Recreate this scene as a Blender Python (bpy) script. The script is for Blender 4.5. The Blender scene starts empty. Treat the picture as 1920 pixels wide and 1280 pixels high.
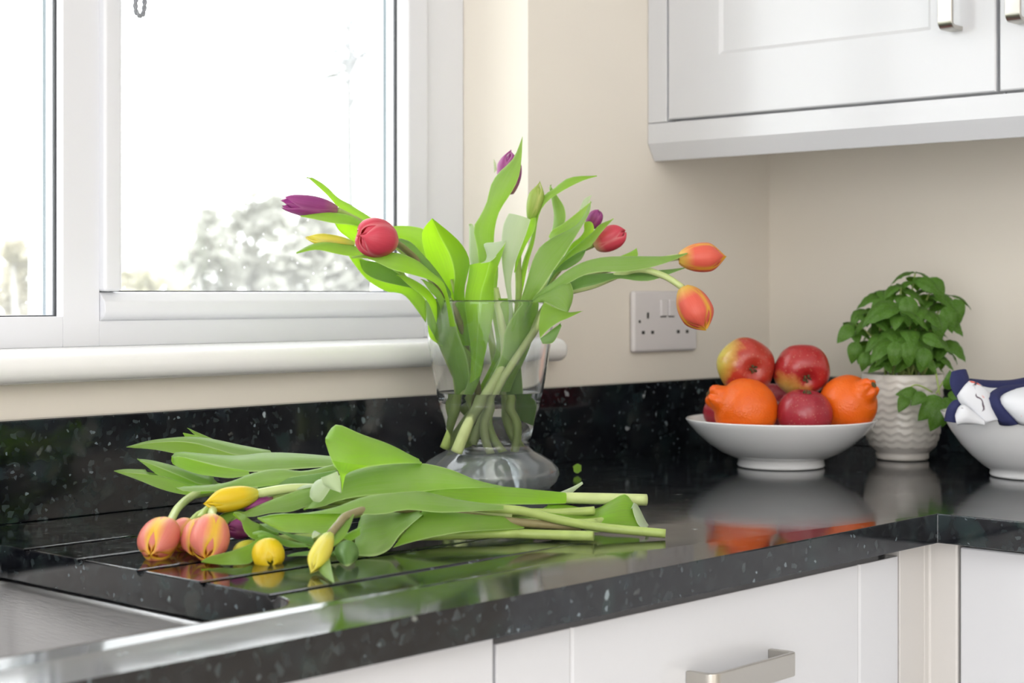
import bpy, bmesh, math, random
from mathutils import Vector, Matrix, noise as mnoise

# ------------------------------------------------------------------ camera, sky, light, exposure
SC = bpy.context.scene
COL = SC.collection
WT = 0.90                                   # height of the worktop above the floor
F, TH, HZ, HC = 3217.2476, 0.74379, 551.617, 0.2197     # focal length in px, heading, horizon row, eye above worktop
SN, CS = math.sin(TH), math.cos(TH)
CAM = Vector((-2.19500, -1.48494, WT + HC))
FWD = Vector((CS, SN, 0)); RGT = Vector((SN, -CS, 0)); UP = Vector((0, 0, 1))

cd = bpy.data.cameras.new('camera'); cam = bpy.data.objects.new('camera', cd); COL.objects.link(cam)
cam.location = CAM
cam.rotation_euler = (math.pi/2, 0, math.atan2(SN, CS) - math.pi/2)
cd.sensor_width = 36.0; cd.lens = F/1920*36; cd.shift_y = -(640-HZ)/1920
cd.clip_start = 0.05; cd.clip_end = 300
cd.dof.use_dof = True; cd.dof.focus_distance = 1.68; cd.dof.aperture_fstop = 8.0
SC.camera = cam

world = bpy.data.worlds.new('overcast sky'); SC.world = world; world.use_nodes = True
bg = world.node_tree.nodes['Background']; bg.inputs[0].default_value = (0.97, 0.985, 1.0, 1); bg.inputs[1].default_value = 5.2

SC.view_settings.view_transform = 'Standard'; SC.view_settings.look = 'None'
SC.view_settings.gamma = 1.0; SC.view_settings.use_curve_mapping = False
SC.view_settings.exposure = -0.15
cy = SC.cycles
cy.max_bounces = 14; cy.transmission_bounces = 12; cy.transparent_max_bounces = 16; cy.glossy_bounces = 6
cy.use_denoising = True; cy.sample_clamp_indirect = 12

def area(name, loc, rot, sx, sy, power, color=(1, 1, 1)):
    l = bpy.data.lights.new(name, 'AREA'); l.shape = 'RECTANGLE'; l.size = sx; l.size_y = sy; l.energy = power; l.color = color
    o = bpy.data.objects.new(name, l); COL.objects.link(o); o.location = loc; o.rotation_euler = rot
    return o
# unseen fill lights, added: off the ceiling, off the far corner, from the left
area('ceiling_fill', (-2.7, -2.9, 1.55), (math.pi, 0, 0), 1.6, 1.6, 58, (0.93, 0.95, 1.0))
area('corner_fill', (-2.6, -2.9, 1.2), Vector((-1, -.8, 0)).to_track_quat('-Z', 'Y').to_euler(), 1.6, 1.4, 48, (0.93, 0.95, 1.0))
area('left_wall_fill', (-4.2, -1.9, 1.2), (0, math.radians(-90), 0), 1.7, 2.4, 42, (0.93, 0.95, 1.0))

# ------------------------------------------------------------------ helpers: points
def ray(x, y): return FWD + RGT*((x-960)/F) + UP*((HZ-y)/F)
def at(x, y, Z): return CAM + ray(x, y)*Z                     # point at depth Z
def on_x(x, y, X): r = ray(x, y); return CAM + r*((X-CAM.x)/r.x)
def on_y(x, y, Y): r = ray(x, y); return CAM + r*((Y-CAM.y)/r.y)
def zfloor(y): return (HC-0.0015)*F/(y-HZ) if y > HZ+20 else 99

# ------------------------------------------------------------------ helpers: objects
def link(name, me, mat=None, parent=None, smooth=False):
    o = bpy.data.objects.new(name, me); COL.objects.link(o)
    if mat is not None:
        for m in (mat if isinstance(mat, (list, tuple)) else [mat]): me.materials.append(m)
    if parent is not None: o.parent = parent
    if smooth:
        for p in me.polygons: p.use_smooth = True
    return o
def obj(name, bm, mat=None, parent=None, smooth=False, bevel=0, seg=2):
    bmesh.ops.recalc_face_normals(bm, faces=bm.faces)
    me = bpy.data.meshes.new(name); bm.to_mesh(me); bm.free()
    o = link(name, me, mat, parent, smooth)
    if bevel:
        b = o.modifiers.new('bevel', 'BEVEL'); b.width = bevel; b.segments = seg; b.limit_method = 'ANGLE'; b.angle_limit = math.radians(35)
        for p in me.polygons: p.use_smooth = True
        w = o.modifiers.new('wn', 'WEIGHTED_NORMAL'); w.keep_sharp = False
    return o
def tag(o, label, cat, group=None, kind=None):
    o['label'] = label; o['category'] = cat
    if group: o['group'] = group
    if kind: o['kind'] = kind
    return o
def thing(name, label, cat, loc=(0, 0, 0), group=None):
    o = bpy.data.objects.new(name, None); COL.objects.link(o); o.empty_display_size = .05
    o.location = loc
    tag(o, label, cat, group); return o
def keep(child, parent):
    child.parent = parent; child.matrix_parent_inverse = Matrix.Translation(-Vector(parent.location)); return child
def struct(o): o['kind'] = 'structure'; return o
def box(bm, x0, x1, y0, y1, z0, z1):
    v = [bm.verts.new(p) for p in ((x0,y0,z0),(x1,y0,z0),(x1,y1,z0),(x0,y1,z0),(x0,y0,z1),(x1,y0,z1),(x1,y1,z1),(x0,y1,z1))]
    for f in ((0,3,2,1),(4,5,6,7),(0,1,5,4),(1,2,6,5),(2,3,7,6),(3,0,4,7)): bm.faces.new([v[i] for i in f])
def boxo(name, dims, mat, parent=None, bevel=0, seg=2):
    bm = bmesh.new(); box(bm, *dims); o = obj(name, bm, mat, None, bevel=bevel, seg=seg)
    if parent is not None: keep(o, parent)
    return o
def prism(bm, poly, z0, z1):
    a = [bm.verts.new((x, y, z0)) for x, y in poly]; b = [bm.verts.new((x, y, z1)) for x, y in poly]
    n = len(poly)
    bm.faces.new(a[::-1]); bm.faces.new(b)
    for i in range(n): bm.faces.new((a[i], a[(i+1) % n], b[(i+1) % n], b[i]))
def lathe(bm, prof, n=64, c=(0, 0, 0), closed=False):
    rings = []
    for r, z in prof:
        if r < 1e-6: rings.append([bm.verts.new((c[0], c[1], c[2]+z))])
        else: rings.append([bm.verts.new((c[0]+r*math.cos(2*math.pi*k/n), c[1]+r*math.sin(2*math.pi*k/n), c[2]+z)) for k in range(n)])
    pairs = list(zip(rings, rings[1:]))
    if closed: pairs.append((rings[-1], rings[0]))
    for a, b in pairs:
        for k in range(n):
            k2 = (k+1) % n
            q = [a[k % len(a)], a[k2 % len(a)], b[k2 % len(b)], b[k % len(b)]]
            u = []
            for v in q:
                if v not in u: u.append(v)
            if len(u) >= 3: bm.faces.new(u)
    return rings
def crm(P, n):                               # Catmull-Rom resample of a list of Vectors/floats to n points
    m = len(P)
    if m == 1: return [P[0]]*n
    if not isinstance(P[0], (int, float)):    # resample by arc length
        out = []; dense = []
        K = 16
        for i in range(m-1):
            p0 = P[max(i-1, 0)]; p1 = P[i]; p2 = P[i+1]; p3 = P[min(i+2, m-1)]
            for k in range(K):
                t = k/K
                dense.append(0.5*((2*p1)+(p2-p0)*t+(2*p0-5*p1+4*p2-p3)*t*t+(3*p1-p0-3*p2+p3)*t**3))
        dense.append(P[-1].copy())
        L = [0]
        for a, b in zip(dense, dense[1:]): L.append(L[-1]+(b-a).length)
        j = 0
        for i in range(n):
            s = L[-1]*i/(n-1)
            while j < len(L)-2 and L[j+1] < s: j += 1
            d = L[j+1]-L[j]
            out.append(dense[j].lerp(dense[j+1], 0 if d < 1e-12 else (s-L[j])/d))
        return out
    out = []
    for i in range(n):
        s = (m-1)*i/(n-1); k = min(int(s), m-2); t = s-k
        out.append(P[k]*(1-t)+P[k+1]*t)
    return out
def tube(bm, pts, rad, n=10, cap=True, uv=None):
    N = len(pts); R = rad if isinstance(rad, (list, tuple)) else [rad]*N
    prev = None; rings = []
    for i, p in enumerate(pts):
        t = (pts[min(i+1, N-1)]-pts[max(i-1, 0)]).normalized()
        if prev is None:
            a = t.cross(Vector((0, 0, 1)))
            if a.length < 1e-3: a = t.cross(Vector((1, 0, 0)))
            a.normalize()
        else:
            a = prev - t*prev.dot(t); a.normalize()
        prev = a; b = t.cross(a)
        rings.append([bm.verts.new(p+(a*math.cos(2*math.pi*k/n)+b*math.sin(2*math.pi*k/n))*R[i]) for k in range(n)])
    for r0, r1 in zip(rings, rings[1:]):
        for k in range(n): bm.faces.new((r0[k], r0[(k+1) % n], r1[(k+1) % n], r1[k]))
    if cap: bm.faces.new(rings[0][::-1]); bm.faces.new(rings[-1])

# ------------------------------------------------------------------ helpers: materials
def mat(name):
    m = bpy.data.materials.new(name); m.use_nodes = True
    nt = m.node_tree; b = nt.nodes['Principled BSDF']
    return m, nt, b
def srgb(r, g, b):
    f = lambda c: (c/255/12.92 if c/255 <= .04045 else ((c/255+.055)/1.055)**2.4)
    return (f(r), f(g), f(b), 1)
def plain(name, col, rough=.5, metal=0, coat=0, bump=0, scale=200, var=0):
    m, nt, b = mat(name)
    b.inputs['Base Color'].default_value = col; b.inputs['Roughness'].default_value = rough; b.inputs['Metallic'].default_value = metal
    b.inputs['Coat Weight'].default_value = coat; b.inputs['Coat Roughness'].default_value = .08
    tc = nt.nodes.new('ShaderNodeTexCoord'); nz = nt.nodes.new('ShaderNodeTexNoise'); nz.inputs['Scale'].default_value = scale; nz.inputs['Detail'].default_value = 4
    nt.links.new(tc.outputs['Object'], nz.inputs['Vector'])
    if bump:
        bp = nt.nodes.new('ShaderNodeBump'); bp.inputs['Strength'].default_value = bump; bp.inputs['Distance'].default_value = .001
        nt.links.new(nz.outputs['Fac'], bp.inputs['Height']); nt.links.new(bp.outputs[0], b.inputs['Normal'])
    if var:
        mx = nt.nodes.new('ShaderNodeMix'); mx.data_type = 'RGBA'
        mx.inputs[6].default_value = col; mx.inputs[7].default_value = tuple(c*(1-var) for c in col[:3])+(1,)
        nt.links.new(nz.outputs['Fac'], mx.inputs[0]); nt.links.new(mx.outputs[2], b.inputs['Base Color'])
    return m
def ramp(nt, fac, stops, interp='LINEAR'):
    r = nt.nodes.new('ShaderNodeValToRGB'); r.color_ramp.interpolation = interp
    e = r.color_ramp.elements
    while len(e) < len(stops): e.new(.5)
    for i, (p, c) in enumerate(stops): e[i].position = p; e[i].color = c if len(c) == 4 else tuple(c)+(1,)
    if fac is not None: nt.links.new(fac, r.inputs[0])
    return r
def node(nt, kind, **kw):
    n = nt.nodes.new(kind)
    for k, v in kw.items(): setattr(n, k, v)
    return n
def mixc(nt, fac, a, b, blend='MIX'):
    m = nt.nodes.new('ShaderNodeMix'); m.data_type = 'RGBA'; m.blend_type = blend
    for i, v in ((0, fac), (6, a), (7, b)):
        if hasattr(v, 'is_output'): nt.links.new(v, m.inputs[i])
        else: m.inputs[i].default_value = v
    return m.outputs[2]
def math_(nt, op, a, b=0):
    m = nt.nodes.new('ShaderNodeMath'); m.operation = op
    for i, v in ((0, a), (1, b)):
        if hasattr(v, 'is_output'): nt.links.new(v, m.inputs[i])
        else: m.inputs[i].default_value = v
    return m.outputs[0]

M = {}
M['wall'] = plain('cream wall paint', (.86, .805, .72, 1), .75, bump=.08, scale=120)
M['ceiling'] = plain('white ceiling paint', (.85, .84, .82, 1), .8)
M['floor'] = plain('pale floor tile', (.72, .71, .70, 1), .4, var=.15, scale=6)
M['upvc'] = plain('white window plastic', (.78, .79, .83, 1), .28, bump=.02, scale=60)
M['sill'] = plain('white gloss sill paint', (.92, .92, .92, 1), .2, bump=.05, scale=25)
M['gasket'] = plain('black rubber gasket', (.035, .037, .045, 1), .6, var=.4, scale=300)
M['seal'] = plain('grey edge seal', (.20, .25, .29, 1), .6, var=.3, scale=300)
M['spacer'] = plain('aluminium spacer', (.8, .8, .82, 1), .35, .6)
M['gloss'] = plain('white gloss cabinet', (.66, .67, .70, 1), .22, coat=.3)
M['post'] = plain('white corner post', (.63, .61, .59, 1), .3, coat=.2)
M['carcass'] = plain('shadow gap carcass', (.12, .11, .10, 1), .7)
M['steel'] = plain('brushed nickel', (.50, .48, .44, 1), .30, 1.0, bump=.05, scale=400)
M['socket'] = plain('white socket plastic', (.74, .71, .72, 1), .35)
M['slot'] = plain('socket slot', (.03, .03, .03, 1), .6)
M['china'] = plain('white glazed china', (.92, .93, .95, 1), .16, coat=.5)
M['soil'] = plain('potting soil', (.03, .02, .012, 1), .95, bump=1, scale=300)

def granite():
    m, nt, b = mat('polished dark granite')
    tc = node(nt, 'ShaderNodeTexCoord'); geo = tc.outputs['Object']
    nz = node(nt, 'ShaderNodeTexNoise'); nz.inputs['Scale'].default_value = 45; nz.inputs['Detail'].default_value = 3
    nt.links.new(geo, nz.inputs['Vector'])
    wv = mixc(nt, .02, geo, nz.outputs['Color'], 'ADD')
    v1 = node(nt, 'ShaderNodeTexVoronoi'); v1.inputs['Scale'].default_value = 190; nt.links.new(wv, v1.inputs['Vector'])
    s1 = node(nt, 'ShaderNodeSeparateColor'); nt.links.new(v1.outputs['Color'], s1.inputs[0])
    base = ramp(nt, s1.outputs[0], [(0, (.004, .004, .006)), (.5, (.006, .0065, .009)), (.8, (.011, .013, .016)), (.93, (.020, .026, .028)), (1, (.045, .058, .062))])
    v2 = node(nt, 'ShaderNodeTexVoronoi'); v2.inputs['Scale'].default_value = 105; nt.links.new(wv, v2.inputs['Vector'])
    s2 = node(nt, 'ShaderNodeSeparateColor'); nt.links.new(v2.outputs['Color'], s2.inputs[0])
    fl = ramp(nt, s2.outputs[0], [(.984, (0, 0, 0)), (.99, (1, 1, 1))])
    dl = ramp(nt, v2.outputs['Distance'], [(.28, (1, 1, 1)), (.42, (0, 0, 0))])
    fm = math_(nt, 'MULTIPLY', fl.outputs[0], dl.outputs[0])
    fc = ramp(nt, s2.outputs[1], [(0, (.16, .22, .23)), (.5, (.20, .19, .16)), (.8, (.28, .36, .40)), (1, (.42, .46, .48))])
    v3 = node(nt, 'ShaderNodeTexVoronoi'); v3.inputs['Scale'].default_value = 48; v3.feature = 'SMOOTH_F1'; nt.links.new(wv, v3.inputs['Vector'])
    s3 = node(nt, 'ShaderNodeSeparateColor'); nt.links.new(v3.outputs['Color'], s3.inputs[0])
    mot = ramp(nt, s3.outputs[0], [(.45, (0, 0, 0)), (.85, (1, 1, 1))])
    moc = ramp(nt, s3.outputs[2], [(0, (.020, .027, .038)), (.5, (.018, .038, .037)), (1, (.050, .052, .048))])
    bs = mixc(nt, math_(nt, 'MULTIPLY', mot.outputs[0], .8), base.outputs[0], moc.outputs[0])
    v4 = node(nt, 'ShaderNodeTexVoronoi'); v4.inputs['Scale'].default_value = 330; nt.links.new(geo, v4.inputs['Vector'])
    s4 = node(nt, 'ShaderNodeSeparateColor'); nt.links.new(v4.outputs['Color'], s4.inputs[0])
    bs = mixc(nt, ramp(nt, s4.outputs[0], [(.991, (0, 0, 0)), (.995, (1, 1, 1))]).outputs[0], bs, (.16, .20, .22, 1))
    c = mixc(nt, fm, bs, fc.outputs[0])
    nz2 = node(nt, 'ShaderNodeTexNoise'); nz2.inputs['Scale'].default_value = 9; nt.links.new(geo, nz2.inputs['Vector'])
    c = mixc(nt, ramp(nt, nz2.outputs['Fac'], [(.35, (0, 0, 0)), (.7, (.6, .6, .6))]).outputs[0], c, (.007, .008, .011, 1))
    nt.links.new(c, b.inputs['Base Color'])
    rr = ramp(nt, nz2.outputs['Fac'], [(.3, (.05,)*3), (.75, (.13,)*3)])
    nt.links.new(rr.outputs[0], b.inputs['Roughness'])
    b.inputs['IOR'].default_value = 1.52
    nb_ = node(nt, 'ShaderNodeTexNoise'); nb_.inputs['Scale'].default_value = 28; nb_.inputs['Detail'].default_value = 1; nt.links.new(geo, nb_.inputs['Vector'])
    bp = node(nt, 'ShaderNodeBump'); bp.inputs['Strength'].default_value = .06; bp.inputs['Distance'].default_value = .001
    nt.links.new(nb_.outputs['Fac'], bp.inputs['Height']); nt.links.new(bp.outputs[0], b.inputs['Normal'])
    return m
M['granite'] = granite()

def pane_mat():
    m, nt, b = mat('dusty window glass'); nt.nodes.remove(b)
    out = nt.nodes['Material Output']
    tr = node(nt, 'ShaderNodeBsdfTransparent'); tr.inputs[0].default_value = (.985, .99, .99, 1)
    gl = node(nt, 'ShaderNodeBsdfGlossy'); gl.inputs['Roughness'].default_value = .02
    lw = node(nt, 'ShaderNodeLayerWeight'); lw.inputs[0].default_value = .5
    refl = math_(nt, 'ADD', math_(nt, 'MULTIPLY', math_(nt, 'POWER', lw.outputs['Facing'], 5), .6), .025)
    m1 = node(nt, 'ShaderNodeMixShader'); nt.links.new(refl, m1.inputs[0]); nt.links.new(tr.outputs[0], m1.inputs[1]); nt.links.new(gl.outputs[0], m1.inputs[2])
    tl = node(nt, 'ShaderNodeBsdfTranslucent'); tl.inputs[0].default_value = (.9, .9, .9, 1)
    tc = node(nt, 'ShaderNodeTexCoord')
    vo = node(nt, 'ShaderNodeTexVoronoi'); vo.inputs['Scale'].default_value = 110; nt.links.new(tc.outputs['Object'], vo.inputs['Vector'])
    sp = ramp(nt, vo.outputs['Distance'], [(.12, (1, 1, 1)), (.22, (0, 0, 0))])
    sc = node(nt, 'ShaderNodeSeparateColor'); nt.links.new(vo.outputs['Color'], sc.inputs[0])
    pick = ramp(nt, sc.outputs[0], [(.82, (0, 0, 0)), (.9, (1, 1, 1))])
    sx = node(nt, 'ShaderNodeSeparateXYZ'); nt.links.new(tc.outputs['Object'], sx.inputs[0])
    low = ramp(nt, math_(nt, 'SUBTRACT', sx.outputs[2], 1.1), [(0, (1, 1, 1)), (.22, (0, 0, 0))])
    f = math_(nt, 'MULTIPLY', math_(nt, 'MULTIPLY', sp.outputs[0], pick.outputs[0]), .5)
    f = math_(nt, 'ADD', math_(nt, 'MULTIPLY', f, low.outputs[0]), math_(nt, 'ADD', math_(nt, 'MULTIPLY', low.outputs[0], .03), .012))
    m2 = node(nt, 'ShaderNodeMixShader'); nt.links.new(f, m2.inputs[0]); nt.links.new(m1.outputs[0], m2.inputs[1]); nt.links.new(tl.outputs[0], m2.inputs[2])
    nt.links.new(m2.outputs[0], out.inputs[0])
    return m
M['pane'] = pane_mat()

def glass_mat(name, ior, col=(1, 1, 1, 1), haze=0):
    m, nt, b = mat(name)
    b.inputs['Base Color'].default_value = col; b.inputs['Roughness'].default_value = 0
    b.inputs['Transmission Weight'].default_value = 1; b.inputs['IOR'].default_value = ior
    if haze:                             # milky tint in the vase foot, its bright glare put into the colour
        out = nt.nodes['Material Output']; tc = node(nt, 'ShaderNodeTexCoord'); sx = node(nt, 'ShaderNodeSeparateXYZ'); nt.links.new(tc.outputs['Object'], sx.inputs[0])
        k = ramp(nt, math_(nt, 'MULTIPLY', math_(nt, 'SUBTRACT', sx.outputs[2], WT), 10), [(.34, (1, 1, 1)), (.46, (0, 0, 0))])
        
        nz = node(nt, 'ShaderNodeTexNoise'); nz.inputs['Scale'].default_value = 60; nt.links.new(tc.outputs['Object'], nz.inputs['Vector'])
        tl = node(nt, 'ShaderNodeBsdfTranslucent'); tl.inputs[0].default_value = (.88, .95, 1, 1)
        f = math_(nt, 'ADD', math_(nt, 'MULTIPLY', math_(nt, 'MULTIPLY', k.outputs[0], nz.outputs['Fac']), haze), .015)
        mx = node(nt, 'ShaderNodeMixShader'); nt.links.new(f, mx.inputs[0]); nt.links.new(b.outputs[0], mx.inputs[1])
        df = node(nt, 'ShaderNodeBsdfDiffuse'); df.inputs[0].default_value = (.90, .96, 1, 1); ad = node(nt, 'ShaderNodeMixShader'); nt.links.new(tl.outputs[0], ad.inputs[1]); nt.links.new(df.outputs[0], ad.inputs[2])
        nt.links.new(ad.outputs[0], mx.inputs[2]); nt.links.new(mx.outputs[0], out.inputs[0])
    return m
M['glass'] = glass_mat('clear vase glass', 1.46, (.97, .99, 1, 1), .26)
M['water'] = glass_mat('vase water', 1.33, (.97, .99, 1, 1))

def leaf_mat(name, top, back, trans, tw=.42, edge=(.55, .70, .30, 1)):
    m, nt, b = mat(name); out = nt.nodes['Material Output']
    uv = node(nt, 'ShaderNodeUVMap'); mp = node(nt, 'ShaderNodeMapping'); mp.inputs['Scale'].default_value = (26, 1.2, 1)
    nt.links.new(uv.outputs[0], mp.inputs['Vector'])
    nz = node(nt, 'ShaderNodeTexNoise'); nz.inputs['Scale'].default_value = 1.6; nz.inputs['Detail'].default_value = 3; nt.links.new(mp.outputs[0], nz.inputs['Vector'])
    sx = node(nt, 'ShaderNodeSeparateXYZ'); nt.links.new(uv.outputs[0], sx.inputs[0])
    ed = math_(nt, 'ABSOLUTE', math_(nt, 'SUBTRACT', sx.outputs[0], .5))
    em = ramp(nt, ed, [(.455, (0, 0, 0)), (.495, (1, 1, 1))])
    vein = ramp(nt, nz.outputs['Fac'], [(.35, (0, 0, 0)), (.65, (1, 1, 1))])
    c = mixc(nt, vein.outputs[0], top, back)
    tcl = node(nt, 'ShaderNodeTexCoord'); nl = node(nt, 'ShaderNodeTexNoise'); nl.inputs['Scale'].default_value = 22; nl.inputs['Detail'].default_value = 2; nt.links.new(tcl.outputs['Object'], nl.inputs['Vector'])
    c = mixc(nt, ramp(nt, nl.outputs['Fac'], [(.38, (0, 0, 0)), (.68, (.30, .30, .30))]).outputs[0], c, tuple(.5*x+.5*y for x, y in zip(back[:3], (.45, .55, .36)))+(1,))
    c = mixc(nt, math_(nt, 'MULTIPLY', em.outputs[0], .8), c, edge)
    nt.links.new(c, b.inputs['Base Color']); b.inputs['Roughness'].default_value = .42
    b.inputs['Specular IOR Level'].default_value = .32
    tl = node(nt, 'ShaderNodeBsdfTranslucent'); tc = mixc(nt, vein.outputs[0], trans, tuple(x*.8 for x in trans[:3])+(1,)); nt.links.new(tc, tl.inputs[0])
    bp = node(nt, 'ShaderNodeBump'); bp.inputs['Strength'].default_value = .12; bp.inputs['Distance'].default_value = .002
    nt.links.new(nz.outputs['Fac'], bp.inputs['Height']); nt.links.new(bp.outputs[0], b.inputs['Normal'])
    mx = node(nt, 'ShaderNodeMixShader'); mx.inputs[0].default_value = tw
    nt.links.new(b.outputs[0], mx.inputs[1]); nt.links.new(tl.outputs[0], mx.inputs[2]); nt.links.new(mx.outputs[0], out.inputs[0])
    return m
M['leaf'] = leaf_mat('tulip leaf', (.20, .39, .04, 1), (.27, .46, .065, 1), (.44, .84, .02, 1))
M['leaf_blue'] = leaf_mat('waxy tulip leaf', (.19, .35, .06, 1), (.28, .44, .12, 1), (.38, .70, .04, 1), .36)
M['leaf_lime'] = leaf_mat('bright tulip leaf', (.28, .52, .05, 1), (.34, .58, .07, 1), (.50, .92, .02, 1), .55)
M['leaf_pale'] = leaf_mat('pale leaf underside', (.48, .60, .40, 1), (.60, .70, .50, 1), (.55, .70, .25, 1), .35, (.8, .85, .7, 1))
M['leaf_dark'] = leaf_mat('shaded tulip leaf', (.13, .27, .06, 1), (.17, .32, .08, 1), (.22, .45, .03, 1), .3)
M['basil'] = leaf_mat('basil leaf', (.062, .165, .012, 1), (.10, .245, .02, 1), (.14, .36, .010, 1), .30, (.12, .28, .04, 1))
M['stem'] = plain('tulip stem', (.44, .57, .16, 1), .4, var=.35, scale=60)
M['stem_pale'] = plain('pale tulip stem', (.60, .70, .30, 1), .4, var=.3, scale=60)
M['stem_brown'] = plain('brownish tulip stem', (.30, .26, .12, 1), .45, var=.3, scale=60)

def petal_mat(name, body, edge, base, ew=(.30, .46), tip=None, tw=.32, streak=.25, veinsc=(30, 1.5)):
    m, nt, b = mat(name); out = nt.nodes['Material Output']
    uv = node(nt, 'ShaderNodeUVMap'); sx = node(nt, 'ShaderNodeSeparateXYZ'); nt.links.new(uv.outputs[0], sx.inputs[0])
    mp = node(nt, 'ShaderNodeMapping'); mp.inputs['Scale'].default_value = (veinsc[0], veinsc[1], 1); nt.links.new(uv.outputs[0], mp.inputs['Vector'])
    nz = node(nt, 'ShaderNodeTexNoise'); nz.inputs['Scale'].default_value = 1.3; nz.inputs['Detail'].default_value = 4; nt.links.new(mp.outputs[0], nz.inputs['Vector'])
    ed = math_(nt, 'ABSOLUTE', math_(nt, 'SUBTRACT', sx.outputs[0], .5))
    ed = math_(nt, 'ADD', ed, math_(nt, 'MULTIPLY', math_(nt, 'SUBTRACT', nz.outputs['Fac'], .5), .12))
    ee = ramp(nt, ed, [(ew[0], (0, 0, 0)), (ew[1], (1, 1, 1))])
    c = mixc(nt, ee.outputs[0], body, edge)
    bb = ramp(nt, sx.outputs[1], [(.08, (1, 1, 1)), (.32, (0, 0, 0))])
    c = mixc(nt, math_(nt, 'MULTIPLY', bb.outputs[0], .85), c, base)
    if tip:
        tt = ramp(nt, sx.outputs[1], [(.86, (0, 0, 0)), (.98, (1, 1, 1))])
        c = mixc(nt, tt.outputs[0], c, tip)
    c = mixc(nt, math_(nt, 'MULTIPLY', ramp(nt, nz.outputs['Fac'], [(.4, (0, 0, 0)), (.7, (1, 1, 1))]).outputs[0], streak), c, (1, .9, .85, 1), 'SOFT_LIGHT')
    nt.links.new(c, b.inputs['Base Color']); b.inputs['Roughness'].default_value = .38
    tl = node(nt, 'ShaderNodeBsdfTranslucent'); nt.links.new(c, tl.inputs[0])
    bp = node(nt, 'ShaderNodeBump'); bp.inputs['Strength'].default_value = .15; bp.inputs['Distance'].default_value = .001
    nt.links.new(nz.outputs['Fac'], bp.inputs['Height']); nt.links.new(bp.outputs[0], b.inputs['Normal'])
    mx = node(nt, 'ShaderNodeMixShader'); mx.inputs[0].default_value = tw
    nt.links.new(b.outputs[0], mx.inputs[1]); nt.links.new(tl.outputs[0], mx.inputs[2]); nt.links.new(mx.outputs[0], out.inputs[0])
    return m
M['p_orange'] = petal_mat('coral petal with yellow margin', (.86, .27, .21, 1), (.92, .60, .06, 1), (.85, .60, .12, 1), (.22, .42), tip=(.85, .5, .03, 1))
M['p_coral'] = petal_mat('deep coral petal with yellow edge', (.84, .15, .10, 1), (.92, .58, .04, 1), (.88, .62, .12, 1), (.33, .49), tip=(.85, .5, .03, 1))
M['p_red'] = petal_mat('rose red petal', (.72, .075, .12, 1), (.82, .25, .28, 1), (.80, .50, .35, 1), (.36, .5))
M['p_purple'] = petal_mat('purple petal', (.36, .06, .26, 1), (.52, .16, .40, 1), (.42, .20, .22, 1), (.34, .5))
M['p_yellow'] = petal_mat('yellow petal', (.90, .66, .02, 1), (.93, .76, .10, 1), (.72, .70, .10, 1), (.3, .5))
M['p_lemon'] = petal_mat('lemon petal', (.84, .76, .10, 1), (.88, .82, .25, 1), (.55, .66, .14, 1), (.3, .5))
M['p_green'] = petal_mat('green bud petal', (.40, .54, .11, 1), (.66, .72, .24, 1), (.34, .50, .10, 1), (.3, .5))

def apple_mat(name, red, yel, side, thr):
    m, nt, b = mat(name)
    tc = node(nt, 'ShaderNodeTexCoord'); mp = node(nt, 'ShaderNodeMapping'); mp.inputs['Scale'].default_value = (40, 40, 6); nt.links.new(tc.outputs['Object'], mp.inputs['Vector'])
    nz = node(nt, 'ShaderNodeTexNoise'); nz.inputs['Scale'].default_value = 2.5; nz.inputs['Detail'].default_value = 4; nt.links.new(mp.outputs[0], nz.inputs['Vector'])
    dt = node(nt, 'ShaderNodeVectorMath', operation='DOT_PRODUCT'); nt.links.new(tc.outputs['Object'], dt.inputs[0]); dt.inputs[1].default_value = side
    s = math_(nt, 'ADD', math_(nt, 'MULTIPLY', dt.outputs['Value'], 27), math_(nt, 'MULTIPLY', math_(nt, 'SUBTRACT', nz.outputs['Fac'], .5), .9))
    f = ramp(nt, s, [(thr, (0, 0, 0)), (thr+.6, (1, 1, 1))])
    c = mixc(nt, f.outputs[0], red, yel)
    c = mixc(nt, math_(nt, 'MULTIPLY', ramp(nt, nz.outputs['Fac'], [(.5, (0, 0, 0)), (.72, (1, 1, 1))]).outputs[0], .35), c, tuple(x*1.3+.03 for x in red[:3])+(1,))
    vo = node(nt, 'ShaderNodeTexVoronoi'); vo.inputs['Scale'].default_value = 260; nt.links.new(tc.outputs['Object'], vo.inputs['Vector'])
    c = mixc(nt, math_(nt, 'MULTIPLY', ramp(nt, vo.outputs['Distance'], [(.10, (1, 1, 1)), (.2, (0, 0, 0))]).outputs[0], .4), c, (.75, .55, .35, 1))
    nt.links.new(c, b.inputs['Base Color']); b.inputs['Roughness'].default_value = .3; b.inputs['Coat Weight'].default_value = .25
    return m
def orange_mat():
    m, nt, b = mat('orange peel')
    tc = node(nt, 'ShaderNodeTexCoord'); vo = node(nt, 'ShaderNodeTexVoronoi'); vo.inputs['Scale'].default_value = 420; nt.links.new(tc.outputs['Object'], vo.inputs['Vector'])
    nz = node(nt, 'ShaderNodeTexNoise'); nz.inputs['Scale'].default_value = 30; nt.links.new(tc.outputs['Object'], nz.inputs['Vector'])
    c = mixc(nt, nz.outputs['Fac'], (.78, .105, .003, 1), (.84, .16, .005, 1)); nt.links.new(c, b.inputs['Base Color'])
    bp = node(nt, 'ShaderNodeBump'); bp.inputs['Strength'].default_value = .35; bp.inputs['Distance'].default_value = .0012
    nt.links.new(vo.outputs['Distance'], bp.inputs['Height']); nt.links.new(bp.outputs[0], b.inputs['Normal'])
    b.inputs['Roughness'].default_value = .36; b.inputs['Subsurface Weight'].default_value = .1; b.inputs['Subsurface Scale'].default_value = .004
    return m
M['orange'] = orange_mat()
M['calyx'] = plain('dried calyx', (.10, .075, .03, 1), .9)

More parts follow.
